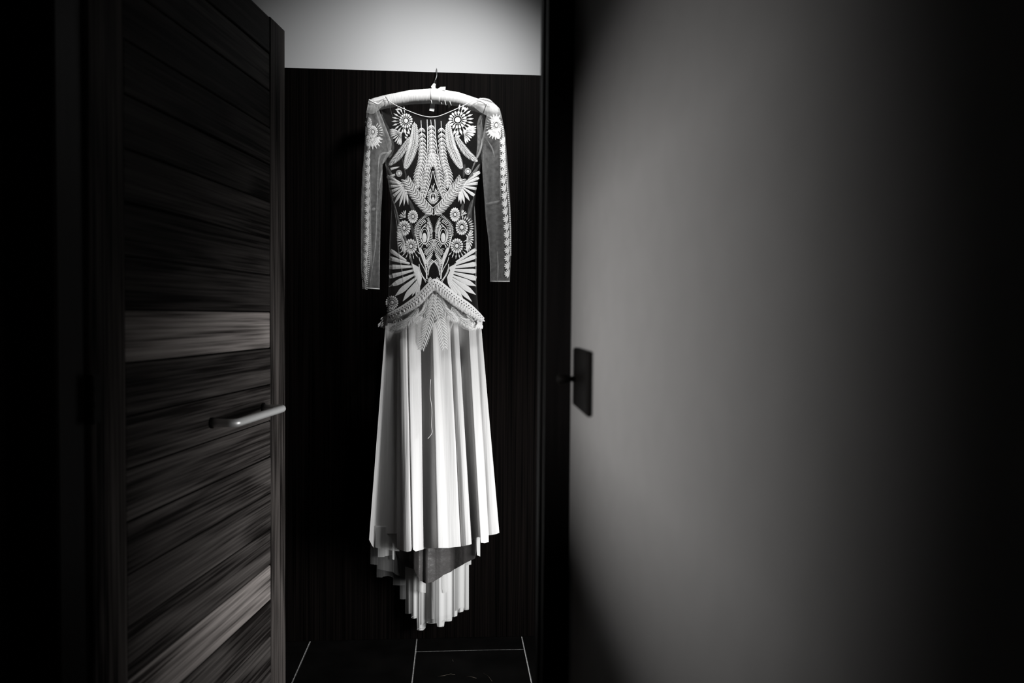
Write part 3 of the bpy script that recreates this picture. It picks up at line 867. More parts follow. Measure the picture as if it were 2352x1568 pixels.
for sd in (0, 1):
    sg = 1 if sd == 0 else -1
    pk = lambda *p: both(d4, *p)[sd]
    m = Motif(body)
    ce = pk((652, 560))[0]
    # eye: nested arches and solid iris
    m.disc(ce[0], ce[1] + 1.5, 5.2, 11.0, 18)
    for rx, ry, oy in ((7.4, 17, -1), (9.6, 22, -2)):
        m.stroke([(ce[0] + sg * 0.3 + rx * math.cos(math.radians(a)), ce[1] + oy + ry * math.sin(math.radians(a))) for a in range(170, 400, 10)], 1.5)
    m.stroke(pk((690, 300), (600, 400), (570, 500), (585, 610), (640, 690), (700, 670), (735, 570), (735, 450), (700, 320)), 1.8, sub=5)
    m.build('embroidered_peacock_eye', bod)
    m = Motif(body)
    comb(m, pk((690, 250), (590, 330), (560, 440), (560, 560), (600, 660), (650, 705)), 17, 7, 10.5, sg, 100, 2.2)
    comb(m, pk((705, 260), (740, 400), (750, 540), (725, 640), (655, 710)), 17, 6, 9.0, -sg, 100, 2.0)
    m.build('embroidered_feather_fringe', bod)
    m = Motif(body)
    for spn, n in ((pk((690, 130), (600, 200), (530, 270), (480, 360), (470, 470), (485, 560)), 17), (pk((715, 180), (760, 280), (790, 380), (800, 480)), 12)):
        sp = smooth(spn, 6); d = along(sp); m.stroke(sp, 1.0)
        for i in range(n):
            p, tg = sample(sp, d, (i + 0.5) / n)
            for s2 in (1, -1):
                nx, ny = -tg[1] * s2, tg[0] * s2
                m.petal(p[0], p[1], p[0] + (nx * 0.8 - tg[0] * 0.6) * 4.2, p[1] + (ny * 0.8 - tg[1] * 0.6) * 4.2, 1.1)
    m.build('embroidered_vine', bod)
    m = Motif(body)
    comb(m, pk((820, 600), (770, 720), (690, 830), (640, 900)), 14, 6, 8, -sg, 95, 1.6)
    comb(m, pk((815, 680), (770, 850), (690, 980), (650, 1060)), 14, 5.5, 8.5, -sg, 110, 1.9)
    comb(m, pk((790, 880), (740, 960), (680, 1040), (660, 1130)), 11, 5.0, 8.5, -sg, 110, 2.1)
    comb(m, pk((790, 1000), (735, 1080), (700, 1190), (700, 1330)), 12, 9.5, 4.0, -sg, 100, 2.7)
    comb(m, pk((780, 1360), (740, 1390), (715, 1450)), 5, 6, 4, -sg, 100, 2.4)
    m.build('embroidered_plume', bod)
    m = Motif(body)
    m.stroke(pk((490, 560), (520, 700), (560, 850), (620, 1000), (680, 1180), (700, 1400)), (2.4, 3.0), sub=5)
    m.stroke(pk((560, 770), (600, 860), (640, 960), (665, 1100)), (4.0, 6.0), sub=5)
    m.stroke(pk((540, 960), (570, 1060), (640, 1180), (690, 1290)), 1.6, sub=5)
    m.stroke(pk((545, 1100), (555, 1200), (610, 1330), (690, 1440)), 1.8, sub=5)
    m.stroke(pk((530, 1180), (570, 1290), (640, 1400), (680, 1470)), 1.3, sub=5)
    m.stroke(pk((630, 800), (690, 800), (650, 850)), 1.2, sub=4)
    m.build('embroidered_feather_stem', bod)

# ---- lower wings: a solid shoulder and broad rays
for pts in (L(d4, (390, 1080), (540, 1160), (545, 1230), (600, 1370), (585, 1500), (555, 1568), (520, 1480), (470, 1330), (430, 1200)),
            L(d4, (1300, 1080), (1150, 1160), (1165, 1230), (1105, 1360), (1120, 1480), (1160, 1568), (1190, 1460), (1230, 1320), (1265, 1200))):
    m = Motif(body, 0.0012); m.poly(pts, 0.001); m.build('embroidered_wing_shoulder', bod)
rl = []
for i_, o_, w0, w1, pt in (((745, 1225), (540, 1090), 4, 10, 0), ((790, 1262), (528, 1190), 4, 11, 0), ((825, 1300), (527, 1305), 4, 12, 0), ((845, 1345), (527, 1430), 4, 11, 0),
                           ((860, 1395), (523, 1560), 4, 13, 1), ((878, 1440), (600, 1680), 4, 13, 1), ((890, 1480), (702, 1745), 3, 12, 1), ((895, 1500), (770, 1690), 3, 8, 1), ((905, 1510), (820, 1680), 2.5, 6, 1), ((912, 1520), (862, 1690), 2, 5, 1), ((920, 1530), (900, 1670), 2, 4, 1)):
    rl.append((c2(*i_), c2(*o_), w0, w1, pt))
ray_fan(body, rl, bod)
rl = []
for i_, o_, w0, w1, pt in (((1385, 1245), (1642, 1075), 4, 9, 0), ((1370, 1275), (1642, 1165), 4, 11, 0), ((1365, 1310), (1645, 1265), 4, 12, 0), ((1360, 1345), (1645, 1360), 4, 12, 0), ((1355, 1380), (1646, 1455), 4, 13, 0),
                           ((1345, 1420), (1645, 1550), 4, 13, 1), ((1335, 1450), (1640, 1660), 4, 13, 1), ((1325, 1475), (1590, 1750), 3, 11, 1), ((1315, 1490), (1480, 1720), 3, 8, 1), ((1308, 1500), (1410, 1690), 2.5, 6, 1), ((1300, 1510), (1360, 1670), 2, 5, 1)):
    rl.append((c2(*i_), c2(*o_), w0, w1, pt))
ray_fan(body, rl, bod)
flower(body, *c3(562, 530), 16.0, bod, 18, 0.4, 0.92, inner=0.52)
half_flower(body, *c3(540, 640), L(c3, (500, 600), (495, 640), (520, 590), (560, 600), (590, 610)), bod, 0.3, 2.4)

# ---- seams and gathered net bands of the bodice
def netband(name, pts, wd_, mat, surf=None, lift=0.003, parent=None):
    m = Motif(surf or body, lift); sp = smooth(pts, 5); n = len(sp)
    m.stroke(sp, [wd_ * min(1.0, 0.12 + 0.88 * math.sin(math.pi * k / (n - 1)) ** 0.7) for k in range(n)], 0.0015); o = m.build(name, parent or bod, mat)
    for p in o.data.polygons: p.use_smooth = True
    return o


netband('side_seam', L(c2, (478, -20), (520, 60), (590, 170), (665, 260)), 6, M['net_shoulder'])
netband('side_seam', L(c2, (560, 420), (610, 560), (660, 760), (740, 960), (800, 1180), (850, 1400), (880, 1520)), 5.0, M['net_shoulder'])
netband('side_seam', L(c2, (590, 560), (630, 800), (640, 1050), (690, 1350), (720, 1560)), 3.0, M['net_shoulder'])
netband('side_seam', L(c2, (1690, -20), (1640, 60), (1570, 150), (1500, 260)), 7, M['net_shoulder'])
netband('side_seam', L(c2, (1640, 300), (1590, 500), (1540, 640), (1420, 760), (1380, 900)), 4, M['net_side'])
netband('side_seam', L(c2, (1622, 520), (1635, 800), (1640, 1100), (1640, 1568)), 4, M['net_shoulder'])
netband('side_seam', L(c1, (690, 1300), (730, 1480)) + L(c2, (740, 120), (735, 200)), 3, M['net_side'])
netband('side_seam', L(c1, (1500, 1380), (1480, 1560)), 5, M['net_side'])
netband('side_seam', L(c2, (560, 560), (545, 800), (535, 1100), (530, 1560)), 3.0, M['net_side'])
for pts, wv in ((L(c2, (770, 420), (830, 560), (860, 700)), 8), (L(c2, (790, 720), (850, 900), (880, 1050)), 8), (L(c2, (1480, 480), (1440, 640), (1380, 760)), 9), (L(c2, (1600, 440), (1560, 620), (1590, 900)), 10)):
    netband('net_fold', pts, wv, M['net_side'])
# armhole bands where the back shows through
netband('armhole_band', L(c1, (395, 700), (450, 860), (510, 1010), (550, 1180), (525, 1300)), 18, M['net_shoulder'], lift=-0.02)
netband('armhole_band', L(c1, (1715, 740), (1690, 860), (1700, 1000), (1690, 1150), (1655, 1300)), 14, M['net_shoulder'], lift=-0.02)
for pts in (L(c1, (330, 600), (370, 740), (420, 900), (480, 1060), (520, 1230)), L(c1, (1835, 600), (1790, 750), (1760, 930), (1730, 1110), (1660, 1300)), L(c1, (1775, 760), (1745, 960), (1700, 1180), (1600, 1420))):
    netband('armhole_seam', pts, 3.4, M['lace'] if False else M['net_shoulder'], lift=0.004)

# ---- sleeves
for nm, sf, y0, ye, seam in (('sleeve', sl_left, c1(0, 552)[1], c3(0, 352)[1], L(c1, (400, 1240), (385, 1400)) + L(c2, (380, 200), (366, 600), (350, 1000), (310, 1300)) + L(c3, (275, 330))) if False else
                             ('sleeve', sl_left, c1(0, 552)[1], c3(0, 352)[1], L(c1, (400, 1240), (385, 1400)) + L(c2, (380, 200), (366, 600), (350, 1000), (310, 1300)) + [c3(275, 330)]),
                             ('sleeve', sl_right, c1(0, 588)[1], c2(0, 1494)[1], L(c1, (1740, 1220)) if False else [c1(1738, 1200)] + L(c2, (1735, 100), (1755, 400), (1775, 700), (1812, 1000), (1832, 1400)))):
    slv = empty(nm); slv.parent = dress
    sf.sheet('sleeve_net', y0, ye, M['net_sleeve'], slv, 1, 90, 16, wob=0.0022)
    sf.sheet('sleeve_back_net', y0, ye, M['net_sleeve'], slv, -1, 60, 14, wob=0.002, seed=3)
    netband('sleeve_seam', seam, 2.4, M['net_shoulder'], sf, 0.002, slv)
    a, b = sf.ends(ye)
    m = Motif(sf, 0.001); m.stroke([(a + (b - a) * k / 12, ye - 1 + (0 if sf is sl_right else 3.0 * (k / 12 - 0.5))) for k in range(13)], 1.8); m.build('cuff_hem', slv, M['lace'])
    if sf is sl_left:
        netband('embroidered_band', [c1(255, 1160), c1(255, 1450)] + L(c2, (255, 100), (262, 300), (262, 600), (270, 850), (285, 1100), (290, 1300)), 10, M['net_shoulder'], sf, 0.002, slv)
        flower(sf, *c1(258, 850), 13, slv, 16, 0.35, 0.6)
        flower(sf, *c1(315, 968), 15, slv, 18, 0.38, 0.8, (-60, 70, 17, 22, 9))
        flower(sf, *c1(252, 1085), 13, slv, 14, 0.35, 0.5)
        half_flower(sf, *c1(300, 1050), arc_ends(*c1(310, 1060), -10, 120, 18, 24, 13), slv, 0.3, 3.0)
        shells = [(c2(0, -60 + 100 * k)[1], interp([(300, 246), (520, 232), (560, 222), (600, 205), (650, 200)], c2(0, -60 + 100 * k)[1])) for k in range(-1, 16)]
        for y, cx in shells:
            x = 800 + (cx + 8) / 5.6
            m = Motif(sf, 0.002)
            for q in range(6):
                a = math.radians(95 + q * 30)
                m.petal(x + 4.5, y + 5.5, x + 4.5 + 11.0 * math.cos(a), y + 3.5 - 11.5 * math.sin(a) * 0.9, 3.4)
            m.build('embroidered_shell', slv)
        m = Motif(sf, 0.002)
        for k in range(30):
            y = c2(0, 880)[1] + k * 4.35
            x = 800 + interp([(530, 268), (600, 262), (655, 228)], y) / 5.6
            m.disc(x - 1.7, y, 1.5, 1.4, 6); m.disc(x + 1.7, y + 1, 1.5, 1.4, 6)
        m.build('bead_string', slv)
    else:
        flower(sf, *c1(1905, 880), 18, slv, 20, 0.35, 0.75, (100, 250, 19, 24, 11))
        half_flower(sf, *c1(1890, 940), arc_ends(*c1(1890, 940), 60, 175, 17, 23, 13), slv, 0.3, 3.0)
        half_flower(sf, *c1(1900, 840), arc_ends(*c1(1900, 840), 190, 300, 14, 19, 10), slv, 0.3, 2.6)
        flower(sf, *c1(1930, 990), 13, slv, 14, 0.35, 0.5)
        netband('embroidered_band', [c1(1945, 1000), c1(1955, 1300), c2(1960, 0)] + L(c2, (1955, 250), (1955, 450)), 3.5, M['net_shoulder'], sf, 0.002, slv)
        for k in range(-4, 14):
            y = c2(0, 70 + 100 * k)[1]
            cx = interp([(300, 1985), (390, 1990), (470, 2015), (520, 2035), (560, 2045), (650, 2045)], y)
            x = 800 + cx / 5.6
            m = Motif(sf, 0.002)
            for q in range(6):
                a = math.radians(95 + q * 30)
                m.petal(x + 4.5, y + 5.5, x + 4.5 + 12.0 * math.cos(a), y + 3.5 - 11.5 * math.sin(a) * 0.9, 3.4)
            m.build('embroidered_shell', slv)
        m = Motif(sf, 0.002)
        for k in range(68):
            y = c1(0, 900)[1] + k * 4.4
            x = 800 + interp([(290, 1985), (330, 2005), (390, 2030), (440, 2052), (470, 2072), (530, 2086), (600, 2088)], y) / 5.6
            m.disc(x, y, 1.9, 1.9, 6)
            if y < 400: m.disc(x - 2.6, y + 2, 1.3, 1.3, 6)
        m.build('bead_string', slv)
    # creases near the armpit and elbow
    cr = ((L(c1, (520, 1235), (440, 1245), (400, 1300), (385, 1420)), 5), (L(c1, (560, 1200), (500, 1270), (440, 1380)), 7), (L(c2, (305, 560), (350, 560)), 7), (L(c2, (435, 60), (420, 150), (385, 330)), 2.5)) if sf is sl_left else \
        ((L(c1, (1720, 1050), (1700, 1200), (1640, 1330), (1580, 1480)), 5), (L(c1, (1790, 1080), (1850, 1180), (1880, 1300)), 3), (L(c2, (1770, 492), (1860, 478), (1955, 452)), 5), (L(c2, (1915, 1100), (1925, 1300), (1915, 1490)), 3), (L(c1, (1950, 950), (1955, 1568)), 2))
    for pts, wv in cr: netband('net_crease', pts, wv, M['net_shoulder'], sf, 0.0035, slv)

# ---- shoulders draped over the hanger ends
def drape(name, outline_top, outline_bot, mat, n=26, rows=8, Yf=-0.034):
    V, Fc = [], []
    tp, bt = smooth(outline_top, 8), smooth(outline_bot, 8); dt_, db = along(tp), along(bt)
    for j in range(rows + 1):
        for i in range(n + 1):
            a, _ = sample(tp, dt_, i / n); b, _ = sample(bt, db, i / n)
            k = j / rows
            Y = YD + (0.008 - 0.045 * math.sin(min(1, k * 1.6) * math.pi / 2)) + 0.0018 * math.sin(i * 1.7 + j)
            V.append(onY(a[0] + (b[0] - a[0]) * k, a[1] + (b[1] - a[1]) * k, Y) - DO)
    for j in range(rows):
        for i in range(n):
            q = j * (n + 1) + i; Fc.append((q, q + 1, q + n + 2, q + n + 1))
    return mesh_obj(name, V, Fc, mat, dress, True)


drape('shoulder_yoke', L(c1, (262, 553), (330, 556), (420, 520), (478, 513)), L(c1, (232, 720), (330, 730), (440, 640), (545, 560)), M['net_shoulder'])
drape('shoulder_yoke', L(c1, (1660, 545), (1720, 530), (1800, 540), (1850, 575), (1940, 660)), L(c1, (1560, 600), (1680, 700), (1780, 760), (1860, 800), (1975, 790)), M['net_shoulder'])
for pts in (L(c1, (265, 555), (330, 590), (380, 610), (430, 575), (500, 548)), L(c1, (320, 575), (400, 560), (470, 530)), L(c1, (1690, 540), (1750, 550), (1800, 560), (1845, 580)), L(c1, (1650, 560), (1720, 580), (1770, 612))):
    tube('shoulder_fold', [onY(x, y, YD - 0.034) - DO for x, y in smooth(pts, 5)], 0.0026, M['lace'], dress, 6)

# ---- skirt
SK_T = [455, 500, 638, 700, 790, 930, 945, 1045, 1110, 1160, 1330, 1355, 1435, 1490, 1600, 1650, 1682, 1735]
SK_B = [330, 400, 620, 720, 790, 910, 957, 1040, 1140, 1240, 1400, 1435, 1535, 1590, 1655, 1750, 1800, 1892]


def skirt_x(i, y):
    t = 800 + SK_T[i] / 5.6; b = 800 + SK_B[i] / 5.6
    return t + (b - t) * (y - 800) / 300.0


def pleats(name, bounds, slopes, hems, ytop, Y0, mat, parent, rows=40, sub=6, amp=1.0, topamp=0.6, detrend=True):
    """cloth hung in folds; bounds(i, y) gives the fold lines, slopes how each face turns"""
    n = len(slopes)
    # profile at reference spacing
    ref = 1100 if callable(ytop) or ytop < 1000 else 1300
    prof = [0.0]; us = [(0, 0.0)]
    for i in range(n):
        w_ = (bounds(i + 1, ref) - bounds(i, ref)) / 625.0
        for k in range(sub):
            t = (k + 0.5) / sub
            s = slopes[i]
            prv = slopes[i - 1] if i else s; nx = slopes[i + 1] if i < n - 1 else s
            if t < 0.3: s = s + (prv - s) * 0.5 * (1 - t / 0.3)
            elif t > 0.7: s = s + (nx - s) * 0.5 * ((t - 0.7) / 0.3)
            s += 0.16 * math.sin(2.3 * (i * sub + k)) + 0.10 * math.sin(1.31 * (i * sub + k) + i)
            prof.append(prof[-1] + s * w_ / sub); us.append((i, (k + 1) / sub))
    if detrend:
        tot = prof[-1]; prof = [p - tot * k / (len(prof) - 1) for k, p in enumerate(prof)]
    mid = (max(prof) + min(prof)) / 2
    V, Fc = [], []
    nc = len(us)
    for j in range(rows + 1):
        for c, (i, t) in enumerate(us):
            h0, h1 = hems[i]; h = h0 + (h1 - h0) * t
            # soft round corner where neighbouring hems step
            y0_ = ytop(bounds(i, 750) + (bounds(i + 1, 750) - bounds(i, 750)) * t) if callable(ytop) else ytop
            y = y0_ + (h - y0_) * j / rows
            x = bounds(i, y) + (bounds(i + 1, y) - bounds(i, y)) * t
            am = amp * (topamp + (1 - topamp) * j / rows)
            V.append(onY(x, y, Y0 + (prof[c] - mid) * -am) - DO)
    for j in range(rows):
        for c in range(nc - 1):
            q = j * nc + c; Fc.append((q, q + 1, q + nc + 1, q + nc))
    return mesh_obj(name, V, Fc, mat, parent, True)


skirt = empty('skirt'); skirt.parent = dress
# fold lines of the skirt: (x near the waist, x at mid skirt, how far the cloth stands out, hem height)
FOLDS = [(455, 390, 15, 1239), (478, 425, 8, 1252), (495, 450, -12, 1258), (496, 452, -14, 1210), (570, 565, 2, 1210), (572, 570, 3, 1225), (637, 688, 26, 1225), (639, 692, 34, 1260), (655, 740, 96, 1264),
         (700, 800, 112, 1267), (752, 846, 112, 1265), (764, 858, 86, 1254), (776, 870, 108, 1262), (830, 905, 90, 1266), (895, 950, 50, 1264), (933, 999, 30, 1261), (937, 1004, -62, 1259), (990, 1040, -64, 1259), (1050, 1075, -50, 1259),
         (1068, 1120, 10, 1259), (1086, 1165, 78, 1258), (1130, 1225, 52, 1258), (1158, 1280, 10, 1258), (1185, 1340, -4, 1256), (1300, 1418, -24, 1255), (1325, 1432, -46, 1254), (1340, 1450, -32, 1254), (1372, 1490, -22, 1252), (1400, 1525, -30, 1251), (1431, 1553, -44, 1249),
         (1434, 1558, -116, 1240), (1462, 1580, -118, 1238), (1490, 1602, -104, 1235), (1530, 1640, -60, 1233), (1560, 1664, -16, 1234), (1562, 1668, -14, 1246), (1610, 1715, -44, 1247), (1652, 1760, -82, 1244), (1656, 1764, -84, 1229), (1690, 1800, -80, 1228), (1715, 1850, -92, 1226), (1735, 1884, -112, 1223)]


def draped(name, folds, ytop, Y0, mat, parent, rows=50, sub=5, topamp=0.7):
    cols = []
    for (t0, b0, h0, e0), (t1, b1, h1, e1) in zip(folds, folds[1:]):
        n = 1 if b1 - b0 < 8 else sub
        for k in range(n):
            t = k / n
            cols.append((t0 + (t1 - t0) * t, b0 + (b1 - b0) * t, h0 + (h1 - h0) * t, e0 + (e1 - e0) * t, n == 1))
    cols.append((*folds[-1], True))
    hs = [c[2] for c in cols]
    for _ in range(2):                       # round the folds off, but leave overlapping edges sharp
        hs = [h if cols[i][4] or i in (0, len(hs) - 1) or cols[i - 1][4] else (hs[i - 1] + 2 * h + hs[i + 1]) / 4 for i, h in enumerate(hs)]
    V, Fc = [], []; nc = len(cols)
    for j in range(rows + 1):
        for c, (xt, xb, _, hem, _) in enumerate(cols):
            pt, pb = 800 + xt / 5.6, 780 + xb / 5.227
            y0 = ytop(pt); y = y0 + (hem - y0) * j / rows
            x = pt + (pb - pt) * (y - 800) / 350.0
            am = topamp + (1 - topamp) * j / rows
            h = hs[c] + 0.5 * math.sin(c * 2.1 + j * 0.05) + 1.2 * math.sin(j * 0.21 + c * 0.37)
            V.append(onY(x, y, Y0 - h * am * 0.00056) - DO)
    for j in range(rows):
        for c in range(nc - 1):
            q = j * nc + c; Fc.append((q, q + 1, q + nc + 1, q + nc))
    return mesh_obj(name, V, Fc, mat, parent, True)


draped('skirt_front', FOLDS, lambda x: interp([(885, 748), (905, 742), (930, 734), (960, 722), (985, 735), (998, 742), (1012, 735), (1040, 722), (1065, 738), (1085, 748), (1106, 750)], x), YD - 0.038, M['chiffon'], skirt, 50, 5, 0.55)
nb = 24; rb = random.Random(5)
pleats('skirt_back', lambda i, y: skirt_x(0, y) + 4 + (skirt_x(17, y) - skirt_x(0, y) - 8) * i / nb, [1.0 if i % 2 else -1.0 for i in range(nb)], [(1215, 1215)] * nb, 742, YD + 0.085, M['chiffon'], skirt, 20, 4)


def bx(*xs):
    return lambda i, y: 800 + xs[i] / 4.48


def hm(*hs): return [(1120 + a / 4.48, 1120 + b / 4.48) for a, b in hs]


train = empty('train'); train.parent = dress
pleats('underskirt_tulle', bx(278, 335, 400, 460, 525), [0.3, 0.3, 0.3, 0.2], hm((612, 628), (628, 636), (638, 645), (645, 652)), 1207, YD - 0.040, M['tulle_mid'], train, 12)
pleats('underskirt_tulle', bx(305, 370, 430, 474), [-0.1, -0.4, 0.2], hm((712, 710), (705, 695), (690, 690)), 1190, YD + 0.054, M['tulle_mid'], train, 12)
pleats('underskirt_tulle', bx(455, 472, 484), [-0.6, 0.3], hm((735, 742), (745, 700)), 1200, YD + 0.049, M['tulle'], train, 12)
for b_, h_, yy in (((228, 262, 300), ((785, 788), (790, 792)), .030), ((292, 350, 410, 465), ((920, 922), (915, 905), (905, 925)), .036), ((300, 380, 470), ((835, 850), (855, 865)), .022),
                   ((458, 500, 548), ((870, 895), (900, 905)), .020), ((460, 520, 590), ((1000, 1003), (1003, 1000)), .040), ((530, 560, 592), ((1145, 1147), (1147, 1145)), .044)):
    pleats('underskirt_tulle', bx(*b_), [0.6, 0.2, 0.5][:len(b_) - 1], hm(*h_), 1200, YD + 0.04 + yy * 0.9, M['tulle_thin'], train, 10)
# satin lining
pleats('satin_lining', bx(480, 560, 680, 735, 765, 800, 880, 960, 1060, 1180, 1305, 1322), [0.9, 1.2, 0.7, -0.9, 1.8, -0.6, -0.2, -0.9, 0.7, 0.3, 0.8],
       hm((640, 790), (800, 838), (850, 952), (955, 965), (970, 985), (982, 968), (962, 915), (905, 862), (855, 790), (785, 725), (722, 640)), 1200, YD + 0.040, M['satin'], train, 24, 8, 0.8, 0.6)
pleats('underskirt_tulle', bx(1300, 1318, 1357), [0.5, -1.1], hm((540, 545), (690, 706)), 1190, YD + 0.042, M['tulle'], train, 14)
pleats('underskirt_tulle', bx(1215, 1240, 1265), [-0.6, -0.9], hm((795, 795), (793, 788)), 1220, YD + 0.058, M['tulle'], train, 10)
# train: rolled tulle pleats, each hem at its own height
TB = [585, 615, 650, 675, 705, 735, 770, 795, 850, 910, 940, 985, 1025, 1066, 1092, 1120, 1150, 1182, 1210, 1241]
TS = [0.9, 0.2, 0.4, -0.7, 0.3, -0.9, -1.2, 1.6, 0.2, 0.1, -1.1, -0.3, -1.0, 0.4, -1.1, 0.4, -1.1, 0.3, -0.5]
TH = [(1292, 1296), (1296, 1290), (1338, 1344), (1344, 1338), (1462, 1466), (1466, 1464), (1464, 1440), (1388, 1396), (1396, 1392), (1426, 1432), (1431, 1420), (1375, 1374), (1374, 1364), (1326, 1328), (1326, 1318), (1280, 1282), (1280, 1272), (1256, 1257), (1254, 1246)]
pleats('train_tulle', bx(*TB), TS, hm(*TH), 1215, YD + 0.078, M['tulle'], train, 40, 6, 1.0, 0.8)
pleats('train_tulle_layer', bx(600, 660, 705, 750, 800, 860, 915, 980, 1060, 1130, 1215), [0.5, -0.6, 0.7, -0.9, 1.0, -0.6, -0.3, -0.9, 0.3, -0.9], hm((1240, 1250), (1260, 1280), (1400, 1410), (1410, 1380), (1340, 1350), (1350, 1340), (1330, 1320), (1310, 1300), (1280, 1260), (1240, 1230)), 1220, YD + 0.083, M['tulle_mid'], train, 24)
pleats('train_tulle_layer', bx(700, 740, 797), [-0.4, -1.0], hm((1062, 1070), (1072, 1080)), 1280, YD + 0.064, M['tulle_mid'], train, 14)
pleats('train_tulle_layer', bx(884, 930, 968, 1020), [-0.5, -0.9, -0.8], hm((1020, 1050), (1040, 1045), (1078, 1076)), 1280, YD + 0.064, M['tulle_mid'], train, 14)
# rolled hem rims seen at the foot of the longest pleats
for cx_, cy_, rx in ((743, 1462, 36), (950, 1426, 34), (1028, 1370, 36), (677, 1340, 27), (1212, 1252, 28), (850, 1392, 40)):
    px_, py_ = c5(cx_, cy_)
    V = []
    for k in range(25):
        a = 2 * math.pi * k / 24; V.append(onY(px_ + rx / 4.48 * math.cos(a), py_ - 1.5 - 2.2 * math.sin(a), YD + 0.067 - 0.012 * math.sin(-a)) - DO)
    tube('rolled_hem', V, 0.0007, M['net_shoulder'], train, 5)
# loose thread hanging from the waist
tube('loose_thread', [onY(*c4(*p), YD - 0.09) - DO for p in smooth([(1060, 60), (1050, 250), (1075, 450), (1070, 650), (1078, 740), (1050, 790), (1020, 825)], 4)], 0.0010, M['lace'], skirt, 5)

# ---- peplum net with hanging leaves, then the belt over it
pep = Surf([(886, 640), (884, 700), (878, 740), (878, 820)], [(1096, 640), (1100, 700), (1108, 740), (1108, 820)], 0.105, YD)
peplum = empty('peplum'); peplum.parent = dress
up = L(c3, (470, 740), (560, 720), (720, 640), (900, 520), (1010, 420), (1110, 330), (1200, 400), (1400, 540), (1530, 640), (1660, 700), (1710, 740))
lo = L(c3, (442, 830), (470, 860), (520, 900), (570, 925), (640, 926), (710, 885), (820, 828), (900, 805), (898, 860), (875, 960), (865, 1060), (900, 1130), (935, 1158), (985, 1100), (1030, 990), (1080, 880), (1110, 822), (1130, 850), (1150, 880), (1165, 860), (1175, 960), (1190, 1080), (1230, 1150), (1262, 1120), (1278, 1000), (1290, 790), (1400, 805), (1480, 868), (1560, 893), (1640, 885), (1702, 850), (1708, 820))
V, Fc = [], []
nlo = len(lo); ROW = 10
upx = [(p[0], p[1]) for p in up]
for j in range(ROW + 1):
    for i, (x, y) in enumerate(lo):
        # matching point on the belt line: same x, tongues gather toward the middle
        ux = 800 + (470 + (1240) * i / (nlo - 1)) / 5.6
        uy = interp(upx, ux)
        k = j / ROW
        V.append(pep.at(ux + (x - ux) * k, uy + (y - uy) * k, 0.002 + 0.002 * math.sin(i * 2.1)))
for j in range(ROW):
    for i in range(nlo - 1):
        q = j * nlo + i; Fc.append((q, q + 1, q + nlo + 1, q + nlo))
mesh_obj('peplum_net', V, Fc, M['net_peplum'], peplum, True)
lp_ = lambda t: 0.75 + 0.35 * math.sin(math.pi * t) if t < 0.85 else 0.9 - 2.2 * (t - 0.85)
frond('embroidered_leaf', pep, L(c3, (1088, 400), (1072, 600), (1020, 830), (930, 1148)), 11.0, 18, peplum, 37, 5.2, leaf=True, base=0.005, prof=lp_)
frond('embroidered_leaf', pep, L(c3, (1128, 400), (1150, 600), (1195, 830), (1238, 1140)), 11.0, 18, peplum, 37, 5.2, leaf=True, base=0.005, prof=lp_)
frond('embroidered_leaf', pep, L(c3, (1020, 470), (985, 640), (830, 780)), 11.5, 18, peplum, 40, 1.9, base=0.004)
frond('embroidered_leaf', pep, L(c3, (1170, 440), (1240, 620), (1415, 772)), 11.5, 20, peplum, 40, 1.9, base=0.004)
frond('embroidered_leaf', pep, L(c3, (905, 600), (780, 760), (530, 888)), 10.0, 22, peplum, 40, 1.9, base=0.004)
frond('embroidered_leaf', pep, L(c3, (1325, 580), (1440, 740), (1660, 868)), 10.5, 20, peplum, 40, 1.9, base=0.004)
half_flower(pep, *c3(640, 700), L(c3, (560, 760), (590, 790), (620, 800), (660, 790), (700, 770), (530, 740)), peplum, 0.3, 3.0, base=0.004)
half_flower(pep, *c3(1600, 760), L(c3, (1520, 690), (1560, 680), (1600, 670), (1640, 690), (1680, 720), (1700, 770), (1650, 820), (1600, 830), (1520, 740)), peplum, 0.3, 4.0, base=0.004)
m = Motif(pep, 0.006); m.ring(*c3(597, 785), 2.6, 4.6, 0.9); m.build('embroidered_eyelet', peplum)

belt = empty('belt'); belt.parent = dress
bt_top = L(c3, (508, 668), (700, 560), (880, 425), (1000, 300), (1060, 245), (1105, 224), (1150, 238), (1210, 270), (1400, 425), (1560, 535), (1680, 648), (1752, 730))
bt_bot = L(c3, (552, 752), (730, 675), (920, 560), (1020, 455), (1070, 400), (1108, 372), (1145, 395), (1210, 455), (1390, 588), (1530, 678), (1640, 735), (1722, 782))
tp, bt = smooth(bt_top, 8), smooth(bt_bot, 8); dt_, db = along(tp), along(bt)
NB, RB = 240, 10
blt = Surf([(882, 600), (880, 760)], [(1100, 600), (1116, 760)], 0.105, YD - 0.004)
V, Fc = [], []
for j in range(RB + 1):
    for i in range(NB + 1):
        a, _ = sample(tp, dt_, i / NB); b, _ = sample(bt, db, i / NB); k = j / RB
        lf = 0.006 + 0.004 * math.sin(math.pi * min(1, k * 1.1)) + (0.0012 * math.sin(i * 0.9 + 2 * math.sin(i * 0.13)) if k > 0.55 else 0)
        V.append(blt.at(a[0] + (b[0] - a[0]) * k, a[1] + (b[1] - a[1]) * k, lf))
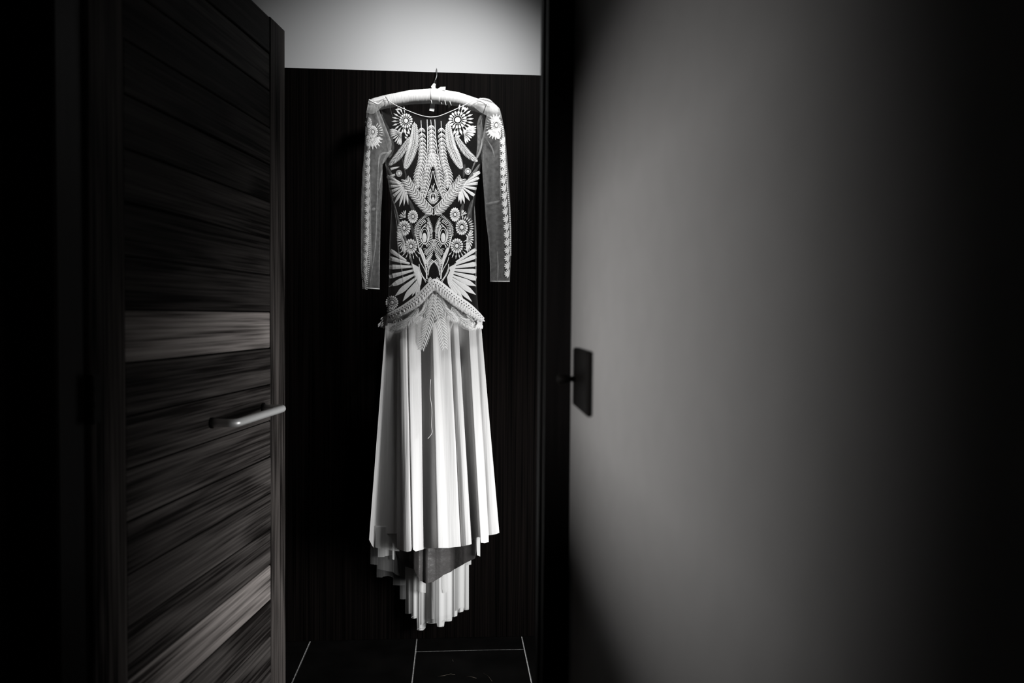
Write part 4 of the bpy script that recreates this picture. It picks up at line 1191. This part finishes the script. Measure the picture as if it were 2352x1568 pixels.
for j in range(RB):
    for i in range(NB):
        if (j == 2 and i % 6 in (0, 1)) or (j == 4 and (i + 3) % 6 in (0, 1)): continue      # eyelets of the lace
        q = j * (NB + 1) + i; Fc.append((q, q + 1, q + NB + 2, q + NB + 1))
mesh_obj('lace_band', V, Fc, M['lace'], belt, True)
# frayed lower edge
V, Fc = [], []
rg = random.Random(2)
for i in range(420):
    t = i / 419
    b, tg = sample(bt, db, t); a, _ = sample(tp, dt_, t)
    dx, dy = b[0] - a[0], b[1] - a[1]; l = math.hypot(dx, dy)
    dx, dy = dx / l, dy / l
    ln = rg.uniform(0.8, 3.4); sk = rg.uniform(-1.5, 1.5); s0 = rg.uniform(3, 7)
    p0 = (b[0] - dx * s0, b[1] - dy * s0); p1 = (b[0] + dx * ln + tg[0] * sk, b[1] + dy * ln + tg[1] * sk)
    q = len(V); wv = rg.uniform(0.5, 1.1); li = rg.uniform(0.008, 0.014)
    V += [blt.at(p0[0] - tg[0] * wv, p0[1] - tg[1] * wv, li), blt.at(p0[0] + tg[0] * wv, p0[1] + tg[1] * wv, li), blt.at(p1[0], p1[1], li - 0.002)]
    Fc.append((q, q + 1, q + 2))
fr = mesh_obj('fringe', V, Fc, M['lace'], belt); fr['kind'] = 'stuff'
# gathered belt end wrapping round the left hip, ruffled end on the right
for nm, pts, wv in (('belt_end', L(c3, (530, 680), (495, 720), (465, 770), (448, 815)), [13, 12, 10, 9]), ('belt_end', L(c3, (1660, 690), (1700, 770), (1695, 830)), [14, 16, 10])):
    m = Motif(blt, 0.001)
    sp = smooth(pts, 6); d = along(sp)
    for k in range(36):
        p, tg = sample(sp, d, rg.random()); wv_ = 6.5
        off = rg.uniform(-wv_, wv_); a = rg.uniform(-0.5, 0.5)
        x, y = p[0] - tg[1] * off, p[1] + tg[0] * off
        m.petal(x, y, x + (tg[0] + a * -tg[1]) * 9, y + (tg[1] + a * tg[0]) * 9, 4.0, 0.5, 0.6, 0.002)
    m.build(nm, belt, M['lace'])
